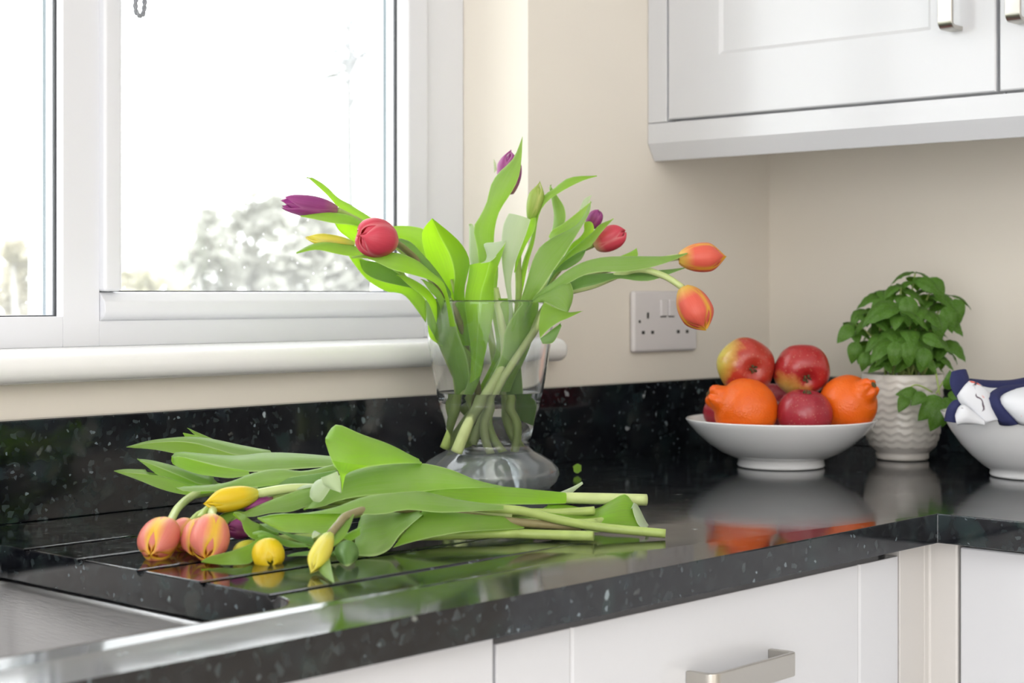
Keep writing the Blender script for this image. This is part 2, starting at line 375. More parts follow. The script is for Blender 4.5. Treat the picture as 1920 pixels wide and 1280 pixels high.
# ------------------------------------------------------------------ room shell
RX0, RY0, CZ = -4.3, -4.3, 2.45
def shell(name, dims, m, bevel=0):
    return struct(boxo(name, dims, m, bevel=bevel))
shell('floor', (RX0, 0, RY0, 0, -.05, 0), M['floor'])
shell('ceiling', (RX0, 0, RY0, 0, CZ, CZ+.05), M['ceiling'])
shell('wall_right', (0, .1, RY0, .30, 0, CZ), M['wall'])
# wall with the window; opening x -2.40..-.5505, z WT+.15..WT+1.25
OX0, OX1, OZ0, OZ1 = -2.40, -.5505, WT+.150, WT+1.25
bm = bmesh.new()
box(bm, RX0, 0, 0, .30, 0, OZ0); box(bm, RX0, 0, 0, .30, OZ1, CZ)
box(bm, RX0, OX0, 0, .30, OZ0, OZ1); box(bm, OX1, 0, 0, .30, OZ0, OZ1)
struct(obj('wall_window', bm, M['wall']))
shell('wall_left', (RX0-.1, RX0, RY0-.1, .30, 0, CZ), M['wall'])
shell('wall_back', (RX0, .1, RY0-.1, RY0, 0, CZ), M['wall'])

# ------------------------------------------------------------------ window
win = bpy.data.objects.new('window_1', None); COL.objects.link(win); win.location = (-1.475, .15, OZ0); struct(win)
win['label'] = 'white plastic double-glazed kitchen window above the sill'
def wpart(name, d, m='upvc', bevel=.002, seg=2): return boxo(name, d, M[m], win, bevel, seg)
FY0, FY1 = .115, .185
ZB, ZT = WT+.163, OZ1
wpart('frame_stile', (-.626, OX1, FY0, FY1, ZB, ZT), bevel=.003)
wpart('frame_stile', (OX0, OX0+.07, FY0, FY1, ZB, ZT), bevel=.003)
wpart('frame_rail', (-1.121, -.626, FY0, FY1, ZB, WT+.191), bevel=.0008)
wpart('frame_rail', (-1.82, -1.167, FY0, FY1, ZB, WT+.196), bevel=.0008)
wpart('frame_rail', (OX0+.07, -1.866, FY0, FY1, ZB, WT+.196), bevel=.0008)
wpart('frame_rail', (OX0+.07, -.626, FY0, FY1, ZT-.05, ZT), bevel=.002)
wpart('mullion', (-1.167, -1.121, FY0, FY1, ZB, ZT-.05), bevel=.0008)
wpart('mullion', (-1.866, -1.82, FY0, FY1, ZB, ZT-.05), bevel=.0008)
# opening sash on the right
SY0, SY1 = .105, .125
wpart('sash_stile', (-.664, -.6265, SY0, .178, WT+.223, ZT-.085), bevel=.004, seg=3)
wpart('sash_stile', (-1.1214, -1.098, SY0, .178, WT+.223, ZT-.085), bevel=.004, seg=3)
bm = bmesh.new()                                   # lower sash rail: rounded, sloping bead
prof = [(SY0+.010, .1905), (SY0+.003, .195), (SY0, .201), (SY0+.001, .212), (SY0+.012, .222), (SY0+.019, .2225), (.178, .2225), (.178, .1905)]
a = [bm.verts.new((-1.1205, y, WT+z)) for y, z in prof]; b_ = [bm.verts.new((-.6265, y, WT+z)) for y, z in prof]
bm.faces.new(a); bm.faces.new(b_[::-1])
for i in range(len(prof)): j = (i+1) % len(prof); bm.faces.new((a[i], a[j], b_[j], b_[i]))
keep(obj('sash_rail', bm, M['upvc'], bevel=.001), win)
wpart('sash_rail', (-1.1205, -.6265, SY0, .178, ZT-.085, ZT-.051), bevel=.004)
# glass, gaskets and spacer bars of the two panes in view and the third
def glazing(x0, x1, z0, z1, yg):
    wpart('glass_pane', (x0, x1, yg+.004, yg+.006, z0, z1), 'pane', 0)
    wpart('glass_pane', (x0, x1, yg+.0245, yg+.0265, z0, z1), 'pane', 0)
    for xa, xb in ((x0, x0+.002), (x1-.002, x1)):
        wpart('gasket', (xa, xb, yg-.0, yg+.0038, z0, z1), 'gasket', 0)
        wpart('spacer_bar', (xa, xb, yg+.0065, yg+.018, z0, z1), 'spacer', 0)
        wpart('edge_seal', (xa, xb, yg+.0182, yg+.0242, z0, z1), 'seal', 0)
    wpart('gasket', (x0+.002, x1-.002, yg, yg+.0038, z0, z0+.0017), 'gasket', 0)
    wpart('spacer_bar', (x0+.002, x1-.002, yg+.0065, yg+.018, z0, z0+.002), 'spacer', 0)
glazing(-1.0985, -.6635, WT+.222, ZT-.084, .126)
glazing(-1.8205, -1.1665, WT+.1955, ZT-.049, .128)
glazing(OX0+.0695, -1.8655, WT+.1955, ZT-.049, .128)
# sill board with bullnose and horn
bm = bmesh.new()
prism(bm, [(OX0-.045, -.035), (-.505, -.035), (-.505, -.0005), (OX1-.0005, -.0005), (OX1-.0005, FY0+.02), (OX0+.0005, FY0+.02), (OX0+.0005, -.0005), (OX0-.045, -.0005)], WT+.133, WT+.163)
sill = obj('trim_1', bm, M['sill'], bevel=.0135, seg=5); struct(sill); sill['label'] = 'white rounded window sill board'

# ------------------------------------------------------------------ worktop with sink cut-out and drainer grooves
TT = .0295
def bool_apply(o, cutter):
    md = o.modifiers.new('b', 'BOOLEAN'); md.operation = 'DIFFERENCE'; md.solver = 'EXACT'; md.object = cutter
    bpy.context.view_layer.update()
    dg = bpy.context.evaluated_depsgraph_get(); me = bpy.data.meshes.new_from_object(o.evaluated_get(dg))
    o.modifiers.remove(md); old = o.data; o.data = me; bpy.data.meshes.remove(old)
    cm = cutter.data; bpy.data.objects.remove(cutter); bpy.data.meshes.remove(cm)
def rrect(x0, x1, y0, y1, r, n=8):
    P = []
    for cx, cy, a0 in ((x1-r, y1-r, 0), (x0+r, y1-r, 90), (x0+r, y0+r, 180), (x1-r, y0+r, 270)):
        for k in range(n+1):
            a = math.radians(a0+90*k/n); P.append((cx+r*math.cos(a), cy+r*math.sin(a)))
    return P
bm = bmesh.new()
prism(bm, [(-3.0, -.634), (-.641, -.634), (-.641, -3.0), (0, -3.0), (0, 0), (-3.0, 0)], WT-TT, WT)
worktop = obj('worktop', bm, M['granite'])
tag(worktop, 'polished black granite worktop with drainer grooves beside the sink', 'worktop')
SKX0, SKX1, SKY0, SKY1 = -1.93, -1.390, -.553, -.100
bm = bmesh.new(); prism(bm, rrect(SKX0, SKX1, SKY0, SKY1, .045), WT-.06, WT+.05)
cut = obj('c', bm); bool_apply(worktop, cut)
for gy in (-.176, -.258, -.342, -.424, -.506):
    bm = bmesh.new(); r = .0052; n = 10
    prof = [(gy+r*math.cos(math.pi+math.pi*k/n), WT+.0008+r*.9*math.sin(math.pi+math.pi*k/n)) for k in range(n+1)]+[(gy+r, WT+.02), (gy-r, WT+.02)]
    A = [bm.verts.new((SKX1-.03, y, z)) for y, z in prof]; x_e = -1.02
    B = [bm.verts.new((x_e, y, z if z > WT+.001 else WT+.0008+(z-WT-.0008)*.15)) for y, z in prof]
    bm.faces.new(A); bm.faces.new(B[::-1])
    for i in range(len(prof)): j = (i+1) % len(prof); bm.faces.new((A[i], A[j], B[j], B[i]))
    bool_apply(worktop, obj('c', bm))
bm = bmesh.new(); bm.from_mesh(worktop.data)         # the front margin falls away a little towards the sink end
bmesh.ops.bisect_plane(bm, geom=bm.verts[:]+bm.edges[:]+bm.faces[:], plane_co=(0, -.5575, 0), plane_no=(0, 1, 0))
for v in bm.verts:
    if v.co.y < -.62 and v.co.z > WT-.001 and v.co.x < -.64: v.co.z -= .0058*min(1, (-.641-v.co.x)/2.36)
bm.to_mesh(worktop.data); bm.free()
bv = worktop.modifiers.new('bevel', 'BEVEL'); bv.width = .0013; bv.segments = 2; bv.use_clamp_overlap = False; bv.limit_method = 'ANGLE'; bv.angle_limit = math.radians(50); bv.harden_normals = False
# upstands
u1 = boxo('granite_upstand', (-3.0, 0, -.020, 0, WT, WT+.0986), M['granite'], bevel=.0012)
tag(u1, 'long black granite upstand below the window', 'upstand', 'granite upstands')
u2 = boxo('granite_upstand', (-.020, 0, -3.0, -.0205, WT, WT+.0986), M['granite'], bevel=.0012)
tag(u2, 'black granite upstand behind the basil and the napkin bowl', 'upstand', 'granite upstands')

# sink
def steel_sink():
    m, nt, b = mat('brushed sink steel'); b.inputs['Base Color'].default_value = (.44, .44, .445, 1); b.inputs['Metallic'].default_value = 1; b.inputs['Roughness'].default_value = .34
    tc = node(nt, 'ShaderNodeTexCoord'); mp = node(nt, 'ShaderNodeMapping'); mp.inputs['Scale'].default_value = (60, 60, 900); nt.links.new(tc.outputs['Object'], mp.inputs[0])
    nz = node(nt, 'ShaderNodeTexNoise'); nz.inputs['Scale'].default_value = 1; nt.links.new(mp.outputs[0], nz.inputs['Vector'])
    bp = node(nt, 'ShaderNodeBump'); bp.inputs['Strength'].default_value = .12; bp.inputs['Distance'].default_value = .001; nt.links.new(nz.outputs[0], bp.inputs['Height']); nt.links.new(bp.outputs[0], b.inputs['Normal'])
    return m
M['sink'] = steel_sink()
sink = thing('kitchen_sink', 'brushed steel undermounted sink set below the granite at the left', 'sink', (-1.66, -.33, WT-.21))
bm = bmesh.new(); rings = []
def rr_ring(d, r, z): return [bm.verts.new((x, y, z)) for x, y in rrect(SKX0-.004+d, SKX1+.004-d, SKY0-.004+d, SKY1+.004-d, r)]
for d, r, z in ((-.022, .06, -TT-.0006), (-.001, .05, -TT-.0008), (.002, .05, -TT-.003), (.004, .05, -TT-.008), (.010, .055, -.16), (.02, .06, -.19), (.045, .06, -.205), (.10, .05, -.208),
                (.10, .05, -.211), (.043, .062, -.208), (.017, .062, -.192), (.007, .057, -.16), (.0015, .052, -TT-.012), (-.022, .06, -TT-.0045)):
    rings.append(rr_ring(d, r, WT+z))
for r0, r1 in zip(rings, rings[1:]+rings[:1]):
    if r0 is rings[7]: continue
    for k in range(len(r0)): bm.faces.new((r0[k], r0[(k+1) % len(r0)], r1[(k+1) % len(r0)], r1[k]))
bm.faces.new(rings[7]); bm.faces.new(rings[8][::-1])
keep(obj('basin', bm, M['sink'], smooth=True), sink)
bm = bmesh.new(); lathe(bm, [(0, 0), (.034, .0), (.038, .0015), (.040, .0035), (.036, .004), (.030, .002), (0, .001)], 32, (-1.66, -.33, WT-.2079))
keep(obj('waste_outlet', bm, M['steel'], smooth=True), sink)

# ------------------------------------------------------------------ cabinets
def strap_handle(parent, origin, along, out, side, L, depth=.030, w=.019, t=.0055):
    """flat bow handle: two legs and a strap with rounded corners"""
    P = []; rc = .010
    for k in range(9): a = math.pi/2*k/8; P.append((rc-rc*math.cos(a), depth-rc+rc*math.sin(a)))
    outer = [(0, 0)]+P+[(L-x, y) for x, y in reversed(P)]+[(L, 0)]
    ri = rc-t
    P2 = []
    for k in range(9): a = math.pi/2*k/8; P2.append((t+ri-ri*math.cos(a), depth-t-ri+ri*math.sin(a)))
    inner = [(t, 0)]+P2+[(L-x, y) for x, y in reversed(P2)]+[(L-t, 0)]
    bm = bmesh.new(); o = Vector(origin)
    def ring(pts, s): return [bm.verts.new(o+along*x+out*y+side*(s*w/2*(1 - .12*(1-min(1, y/depth))))) for x, y in pts]
    a, b, c, d = ring(outer, -1), ring(outer, 1), ring(inner, -1), ring(inner, 1)
    for i in range(len(outer)-1):
        bm.faces.new((a[i], a[i+1], b[i+1], b[i])); bm.faces.new((c[i], d[i], d[i+1], c[i+1]))
        bm.faces.new((a[i], c[i], c[i+1], a[i+1])); bm.faces.new((b[i], b[i+1], d[i+1], d[i]))
    for i in (0, len(outer)-1): bm.faces.new((a[i], b[i], d[i], c[i]))
    h = obj('handle', bm, M['steel'], bevel=.0009)
    h['label'] = 'brushed nickel bow handle'
    keep(h, parent)                        # parent is a part whose own origin is at the world origin
    return h
def shaker(name, parent, axis, plane, lo, hi, z0, z1, stile, rail, thick=.020, rec=.004, groove=True, one_sided=False):
    """door whose face lies in plane x or y = plane and looks towards -axis; recessed centre panel"""
    bm = bmesh.new()
    def P(s, d, z): return (plane+d, s, z) if axis == 'x' else (s, plane+d, z)
    def ring(i, j, d): return [bm.verts.new(P(s, d, z)) for s, z in ((lo+i, z0+j), (hi-i, z0+j), (hi-i, z1-j), (lo+i, z1-j))]
    r = [ring(0, 0, thick), ring(0, 0, .0015), ring(.0015, .0015, 0), ring(stile-.002, rail-.002, 0), ring(stile+.003, rail+.003, rec), ring(stile+.006, rail+.006, rec)]
    for q0, q1 in zip(r, r[1:]):
        for k in range(4): bm.faces.new((q0[k], q0[(k+1) % 4], q1[(k+1) % 4], q1[k]))
    bm.faces.new(r[-1]); bm.faces.new(r[0][::-1])
    return keep(obj(name, bm, M['gloss']), parent)

# wall cabinets along the right wall
XD = -.30
cabA = thing('wall_cabinet', 'white wall cabinet filling the corner beside the window wall', 'cabinet', (-.15, -.28, WT+.46), 'white wall cabinets')
boxo('cabinet_body', (XD+.022, 0, -.5265, -.0005, WT+.458, CZ-.25), M['gloss'], cabA, .001)
boxo('filler_strip', (XD-.001, XD+.021, -.0330, -.0005, WT+.4585, CZ-.25), M['gloss'], cabA, .001)
dA = shaker('door', cabA, 'x', XD, -.5245, -.0350, WT+.4615, CZ-.25, .088, .084)
strap_handle(dA, (XD, -.4735, WT+.538), UP, Vector((-1, 0, 0)), Vector((0, 1, 0)), .145, .030, .019)
cabB = thing('wall_cabinet', 'white wall cabinet cut off by the right edge of the photo', 'cabinet', (-.15, -.83, WT+.46), 'white wall cabinets')
boxo('cabinet_body', (XD+.022, 0, -1.13, -.5275, WT+.458, CZ-.25), M['gloss'], cabB, .001)
dB = shaker('door', cabB, 'x', XD, -1.128, -.5295, WT+.4615, CZ-.25, .088, .084)
strap_handle(dB, (XD, -.5605, WT+.538), UP, Vector((-1, 0, 0)), Vector((0, 1, 0)), .145, .030, .019)
bm = bmesh.new()
prof = [(XD-.001, .4575), (XD-.001, .430), (XD+.013, .4065), (XD+.020, .4065), (XD+.020, .4575)]
A = [bm.verts.new((x, -.0008, WT+z)) for x, z in prof]; B = [bm.verts.new((x, -1.13, WT+z)) for x, z in prof]
bm.faces.new(A); bm.faces.new(B[::-1])
for i in range(5): bm.faces.new((A[i], A[(i+1) % 5], B[(i+1) % 5], B[i]))
pel = obj('cabinet_pelmet', bm, M['gloss'])
tag(pel, 'white chamfered pelmet running below both wall cabinets', 'pelmet')

# base cabinets under the window
YD = -.612; BT = -.0405
c1 = thing('base_cabinet', 'white sink cabinet below the left part of the worktop', 'cabinet', (-1.6, -.3, .10), 'white base cabinets')
boxo('cabinet_body', (-2.0, -1.2665, YD+.021, -.02, .10, WT-.215), M['gloss'], c1)
boxo('door', (-1.998, -1.2685, YD-.002, YD+.019, .12, WT-.0335), M['gloss'], c1, .0015)
c2 = thing('base_cabinet', 'white drawer cabinet under the tulips with nickel handle', 'cabinet', (-.97, -.3, .10), 'white base cabinets')
boxo('cabinet_body', (-1.2645, -.677, YD+.024, -.02, .10, WT-.034), M['gloss'], c2)
bm = bmesh.new()
zt, zb = WT+BT, WT-.30
prof = [(-1.2635, 0), (-1.1795, 0), (-1.1770, .0022), (-1.1745, 0), (-.7545, 0), (-.7520, .0022), (-.7495, 0), (-.6790, 0), (-.6790, .021), (-1.2635, .021)]
A = [bm.verts.new((x, YD+d, zb)) for x, d in prof]; B = [bm.verts.new((x, YD+d, zt)) for x, d in prof]
bm.faces.new(A); bm.faces.new(B[::-1])
for i in range(len(prof)): j = (i+1) % len(prof); bm.faces.new((A[i], A[j], B[j], B[i]))
dr = keep(obj('drawer', bm, M['gloss'], bevel=.0010), c2)
strap_handle(dr, (-1.0300, YD, WT-.1075), Vector((1, 0, 0)), Vector((0, -1, 0)), UP, .128, .030, .021)
boxo('drawer', (-1.2635, -.679, YD, YD+.021, .12, WT-.304), M['gloss'], c2, .001)
boxo('plinth', (-2.0, -.62, -.56, -.545, 0, .098), M['gloss'], None)
pl = bpy.data.objects['plinth']; tag(pl, 'white plinth board along the floor below the window cabinets', 'plinth')
post = thing('corner_post', 'off-white corner filler post between the two runs of base cabinets', 'filler post', (-.64, -.60, 0))
boxo('filler_panel', (-.6755, -.6275, YD, YD+.018, .0, WT-.0300), M['post'], post, .0012)
bm = bmesh.new(); prism(bm, [(-.6270, YD), (-.617, YD), (-.617, -.6435), (-.600, -.6435), (-.600, YD+.018), (-.6270, YD+.018)], 0, WT-.0300)
keep(obj('corner_angle', bm, M['post'], bevel=.0025, seg=3), post)
c3 = thing('base_cabinet', 'white base cabinet on the right-hand run below the napkin bowl', 'cabinet', (-.3, -.95, .10), 'white base cabinets')
boxo('cabinet_body', (-.592, -.02, -1.25, -.646, .10, WT-.031), M['post'], c3)
boxo('door', (-.617, -.597, -1.248, -.6462, .12, WT-.0345), M['gloss'], c3, .0025, 3)

# ------------------------------------------------------------------ socket
sk = thing('wall_socket', 'white double plug socket on the cream wall left of the corner', 'socket', (-.270, 0, WT+.182))
SX0, SX1, SZ0, SZ1 = -.343, -.1965, WT+.139, WT+.2245
bm = bmesh.new(); box(bm, SX0, SX1, -.0095, -.0002, SZ0, SZ1)
keep(obj('face_plate', bm, M['socket'], bevel=.0045, seg=3), sk)
for x in (-.2775, -.2592):
    boxo('rocker_switch', (x-.0075, x+.0075, -.0125, -.0085, WT+.189, WT+.212), M['socket'], sk, .0015)
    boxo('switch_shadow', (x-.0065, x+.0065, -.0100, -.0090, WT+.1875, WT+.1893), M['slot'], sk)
for cx in (-.3125, -.2325):
    boxo('earth_slot', (cx-.0020, cx+.0020, -.0099, -.0090, WT+.186, WT+.1945), M['slot'], sk)
    for dx in (-.0105, .0105):
        boxo('pin_slot', (cx+dx-.0030, cx+dx+.0030, -.0099, -.0090, WT+.1645, WT+.1690), M['slot'], sk)
for cx in (-.331, -.208):
    bm = bmesh.new(); tube(bm, [Vector((cx, -.0093, WT+.182)), Vector((cx, -.0101, WT+.182))], .0022, 12); keep(obj('screw', bm, M['slot']), sk)

# ------------------------------------------------------------------ leaves, stems and blooms of tulips
def cr(x0, y0, s): return lambda P: [(x0+x/s, y0+y/s) for x, y in P]
cA, cB, cC, cD = cr(500, 240, 3.5556), cr(760, 240, 3.5556), cr(1000, 300, 3.5556), cr(740, 540, 3.2)
cE, cF, cG = cr(200, 780, 3.764), cr(600, 780, 2.8235), cr(400, 900, 6.4)
ident = lambda P: P
def sheet(bm, A, B, za, zb, cup=.15, n=22, m=8, wave=0, mi=0, clampf=True):
    """leaf surface between two edges; cup > 0 bulges towards the eye, given as a share of the width"""
    uvl = bm.loops.layers.uv.verify()
    ZA = crm([float(z) for z in (za if isinstance(za, (list, tuple)) else [za])], len(A)); ZB = crm([float(z) for z in (zb if isinstance(zb, (list, tuple)) else [zb])], len(B))
    def pt(p, z):
        if clampf: z = min(z, zfloor(p[1]))
        return at(p[0], p[1], z)
    PA = crm([pt(p, z) for p, z in zip(A, ZA)], n); PB = crm([pt(p, z) for p, z in zip(B, ZB)], n)
    rows = []
    for i in range(n):
        a, b = PA[i], PB[i]; w = b-a
        t = (PA[min(i+1, n-1)]+PB[min(i+1, n-1)])-(PA[max(i-1, 0)]+PB[max(i-1, 0)])
        N = w.cross(t)
        if N.length > 1e-12: N.normalize()
        if N.dot(FWD) > 0: N = -N
        row = []
        for j in range(m+1):
            s = j/m
            p = a.lerp(b, s)+N*(1.45*cup*w.length*4*s*(1-s)*(1 - .25*(1-abs(2*s-1))))
            if wave: p += N*wave*math.sin(i*.9+j*.7)*w.length*.1
            if clampf and p.z < WT+.001: p.z = WT+.001
            row.append(bm.verts.new(p))
        rows.append(row)
    for i in range(n-1):
        for j in range(m):
            f = bm.faces.new((rows[i][j], rows[i][j+1], rows[i+1][j+1], rows[i+1][j])); f.smooth = True; f.material_index = mi
            for l, (u, v) in zip(f.loops, ((j, i), (j+1, i), (j+1, i+1), (j, i+1))): l[uvl].uv = (u/m, v/(n-1))
def leaf(parent, mats, *patches, name='leaf'):
    bm = bmesh.new()
    for k, p in enumerate(patches):
        c, A, B, za, zb = p[:5]; cup = p[5] if len(p) > 5 else .15; mi = p[6] if len(p) > 6 else 0
        sheet(bm, c(A), c(B), za, zb, cup, mi=mi)
    bmesh.ops.remove_doubles(bm, verts=bm.verts, dist=2e-5)
    me = bpy.data.meshes.new(name); bm.to_mesh(me); bm.free()
    o = link(name, me, [M[x] for x in (mats if isinstance(mats, (list, tuple)) else [mats])])
    keep(o, parent); return o
def stem(parent, c, P, Z, r0=.0042, r1=.0036, m='stem', clampf=True):
    pts = c(P); ZZ = crm([float(z) for z in Z], len(pts)); V = []
    for p, z in zip(pts, ZZ):
        if clampf:
            zf = (HC-max(r0, r1)-.001)*F/(p[1]-HZ) if p[1] > HZ+20 else 99
            z = min(z, zf)
        V.append(at(p[0], p[1], z))
    n = 10*len(pts); V = crm(V, n)
    bm = bmesh.new(); tube(bm, V, [r0+(r1-r0)*i/(n-1) for i in range(n)], 12)
    for f in bm.faces: f.smooth = len(f.verts) == 4
    o = obj('stem', bm, M[m]); keep(o, parent); return o
RND = random.Random(5)
def bloom(parent, base, tip, R, m, roll=0, opened=0.0, blunt=.55, spread=None):
    """six overlapping petals, three inside three; base and tip in the room, R the largest radius"""
    ax = tip-base; L = ax.length; ax = ax/L
    s = ax.cross(UP)
    if s.length < .05: s = ax.cross(RGT)
    s.normalize(); t = s.cross(ax)
    NV, NU = 16, 10
    for k in range(6):
        inner = k % 2
        ang0 = roll+k*math.pi/3
        bm = bmesh.new(); uvl = bm.loops.layers.uv.verify(); g = []
        op = opened*(1+.5*RND.uniform(-1, 1))+(spread or {}).get(k, 0)
        lk = L*(1-.05*inner-.03*RND.random())
        for i in range(NV+1):
            v = i/NV
            # radius profile: round shoulder low down, drawn in at the tip
            top = max(0, (v-.62)/.38)
            r1 = (math.sin(math.pi*(v*.80+.06))**.62)*(1-(1-blunt*.30)*top**1.6)
            ph = math.pi*(.10+.893*v); r2 = math.sin(ph)**.72
            r = R*(r1*(1-blunt)+r2*blunt)*(1-.09*inner)
            r += op*R*top**1.5
            w = 1.15*(math.sin(math.pi*(v*.90+.08))**.5)*(1-top**2.2*(.86-.60*blunt))
            h = lk*(v*(1-blunt)+(1-math.cos(ph))/2*blunt)
            row = []
            for j in range(NU+1):
                u = 2*j/NU-1
                a = ang0+u*w
                rr = r*(1-.07*u*u)+R*.02*math.cos(u*math.pi)*(1-v)
                hh = h-abs(u)**2.2*lk*.05*v
                row.append(bm.verts.new(base+ax*hh+(s*math.cos(a)+t*math.sin(a))*rr))
            g.append(row)
        for i in range(NV):
            for j in range(NU):
                f = bm.faces.new((g[i][j], g[i][j+1], g[i+1][j+1], g[i+1][j])); f.smooth = True
                for l, (uu, vv) in zip(f.loops, ((j, i), (j+1, i), (j+1, i+1), (j, i+1))): l[uvl].uv = (uu/NU, vv/NV)
        me = bpy.data.meshes.new('petal'); bm.to_mesh(me); bm.free()
        keep(link('petal', me, M[m]), parent)
PXM = lambda px, Z: px*Z/F

GV = 'tulips standing in the glass vase'
VZ = 1.95
# ---- glass vase and water
VC = at(918, 914, VZ); VC.z = WT
prof = [(.0, .0215), (.012, .0198), (.026, .0148), (.045, .0062), (.057, .0014), (.063, .0006), (.069, .0006), (.0765, .0080), (.0793, .0160), (.0780, .0222), (.0705, .0305), (.0595, .0372), (.0505, .0418), (.0458, .0470), (.0455, .0510), (.0478, .0600), (.0520, .0750), (.0565, .0920),
        (.0615, .113), (.0660, .138), (.0700, .165), (.0728, .190), (.0742, .2090), (.0746, .2120)]
tk = .0023
inn = [(0, .0255), (.012, .0238), (.026, .0188), (.045, .0102), (.057, .0056), (.066, .0050), (.0735, .0100), (.0765, .0162), (.0754, .0212), (.0675, .0290)]+[(r-tk, z) for r, z in prof[11:-1]]+[(.0722, .2115)]
vase = thing('glass_vase', 'clear flared glass vase on a bulbous foot holding the standing tulips', 'vase', (VC.x, VC.y, WT))
bm = bmesh.new()
lathe(bm, prof+[(.0739, .2131), (.0729, .2128)]+inn[::-1], 96, (VC.x, VC.y, WT))
g_ = obj('vase_body', bm, M['glass'], smooth=True); keep(g_, vase)
WL = .1085
wp = [(0, .0250)]+[(r+(.0004 if i > 4 else 0), z-(.0005 if i < 6 else 0)) for i, (r, z) in enumerate(inn) if z < WL and i]
rw = None
for (r0, z0), (r1, z1) in zip(inn, inn[1:]):
    if z0 <= WL <= z1: rw = r0+(r1-r0)*(WL-z0)/(z1-z0)
wp += [(rw+.0004, WL+.0006), (rw-.0012, WL-.0002), (rw-.004, WL-.0008), (0, WL-.0008)]
bm = bmesh.new(); lathe(bm, wp, 96, (VC.x, VC.y, WT))
wat = obj('water', bm, M['water'], smooth=True)
tag(wat, 'clear water half filling the glass vase', 'water')

def vt(label, m_bloom=None): 
    return thing('tulip', label, 'flower', (VC.x, VC.y, WT+.05), GV)

# purple, far left
t = vt('purple tulip leaning furthest left out of the vase')
bloom(t, at(*cA([(468, 545)])[0], 1.86), at(*cA([(92, 492)])[0], 1.83), PXM(21, 1.85), 'p_purple', .4, .30, .5, {2: .25})
stem(t, cA, [(1290, 1900), (1240, 1500), (1150, 1100), (950, 860), (700, 670), (468, 545)], [1.95, 1.96, 1.95, 1.93, 1.9, 1.862], .0042, .0034)
leaf(t, 'leaf', (cA, [(268, 325), (360, 375), (450, 460), (560, 520), (690, 605), (800, 690)], [(268, 325), (395, 440), (470, 520), (560, 580), (660, 630), (780, 720)], [1.86, 1.9, 1.92], [1.85, 1.885, 1.9], .2))
leaf(t, 'leaf', (cA, [(225, 590), (330, 570), (430, 563), (540, 580), (650, 635), (780, 700)], [(225, 590), (330, 610), (450, 635), (560, 645), (630, 665), (760, 730)], [1.835, 1.85, 1.88], [1.83, 1.84, 1.87], .2))
# yellow, left
t = vt('yellow tulip lying along a leaf at the left of the vase')
bloom(t, at(*cA([(585, 775)])[0], 1.86), at(*cA([(252, 728)])[0], 1.84), PXM(13, 1.85), 'p_lemon', .2, 0, .3)
stem(t, cD, [(420, 1010), (520, 800), (380, 560), (240, 250), (140, 60), (-10, -140), (-155, -225)], [1.96, 1.97, 1.97, 1.96, 1.95, 1.92, 1.862], .0042, .0034)
leaf(t, ['leaf'], (cA, [(200, 838), (280, 785), (380, 760), (520, 775), (650, 800), (790, 850)], [(200, 838), (330, 812), (450, 835), (560, 855), (700, 870), (780, 890)], [1.82, 1.84, 1.88], [1.81, 1.83, 1.87], .15))
leaf(t, 'leaf_lime', (cA, [(430, 585), (520, 620), (600, 650), (700, 720)], [(430, 585), (480, 680), (540, 730), (640, 810)], [1.85, 1.87, 1.88], [1.845, 1.86, 1.87], -.12))
leaf(t, 'leaf', (cA, [(620, 880), (760, 900), (880, 970), (990, 1065), (1090, 1200), (1180, 1480)], [(545, 850), (600, 930), (680, 1020), (800, 1090), (930, 1125), (1130, 1400)], [1.90, 1.92, 1.94, 1.95], [1.88, 1.90, 1.93, 1.95], .12))
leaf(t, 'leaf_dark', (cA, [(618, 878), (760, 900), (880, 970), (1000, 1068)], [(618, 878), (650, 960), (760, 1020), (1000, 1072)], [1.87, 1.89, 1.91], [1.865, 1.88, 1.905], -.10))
# rose red facing the camera
t = vt('rose red tulip facing the camera left of the vase rim')
bloom(t, at(*cA([(842, 754)])[0], 1.812), at(*cA([(612, 712)])[0], 1.778), PXM(38, 1.79), 'p_red', 1.35, -.03, .85)
stem(t, cA, [(1420, 1950), (1400, 1700), (1290, 1300), (1150, 1050), (1000, 880), (900, 790), (845, 756)], [1.95, 1.94, 1.92, 1.90, 1.87, 1.84, 1.812], .0045, .0036, 'stem_brown')
leaf(t, 'leaf', (cA, [(565, 870), (680, 840), (860, 830), (1000, 880), (1100, 960), (1180, 1030), (1215, 1140), (1260, 1320)], [(565, 870), (680, 872), (830, 940), (960, 975), (1080, 1010), (1150, 1060), (1190, 1140), (1220, 1320)], [1.80, 1.81, 1.84, 1.88], [1.79, 1.80, 1.83, 1.88], .16))
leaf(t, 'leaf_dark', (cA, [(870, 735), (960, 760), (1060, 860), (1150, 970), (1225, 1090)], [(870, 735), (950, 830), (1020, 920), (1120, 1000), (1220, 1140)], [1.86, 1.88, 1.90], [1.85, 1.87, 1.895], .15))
leaf(t, 'leaf_lime', (cA, [(870, 975), (960, 1000), (1080, 1080), (1150, 1200), (1200, 1400)], [(870, 975), (950, 1050), (1060, 1140), (1110, 1240), (1170, 1420)], [1.89, 1.90, 1.92], [1.88, 1.89, 1.915], .15))
leaf(t, 'leaf_blue', (cA, [(1030, 1005), (1120, 1050), (1185, 1140), (1240, 1300)], [(1030, 1005), (1090, 1090), (1140, 1150), (1200, 1330)], [1.88, 1.89, 1.91], [1.875, 1.885, 1.91], .2))
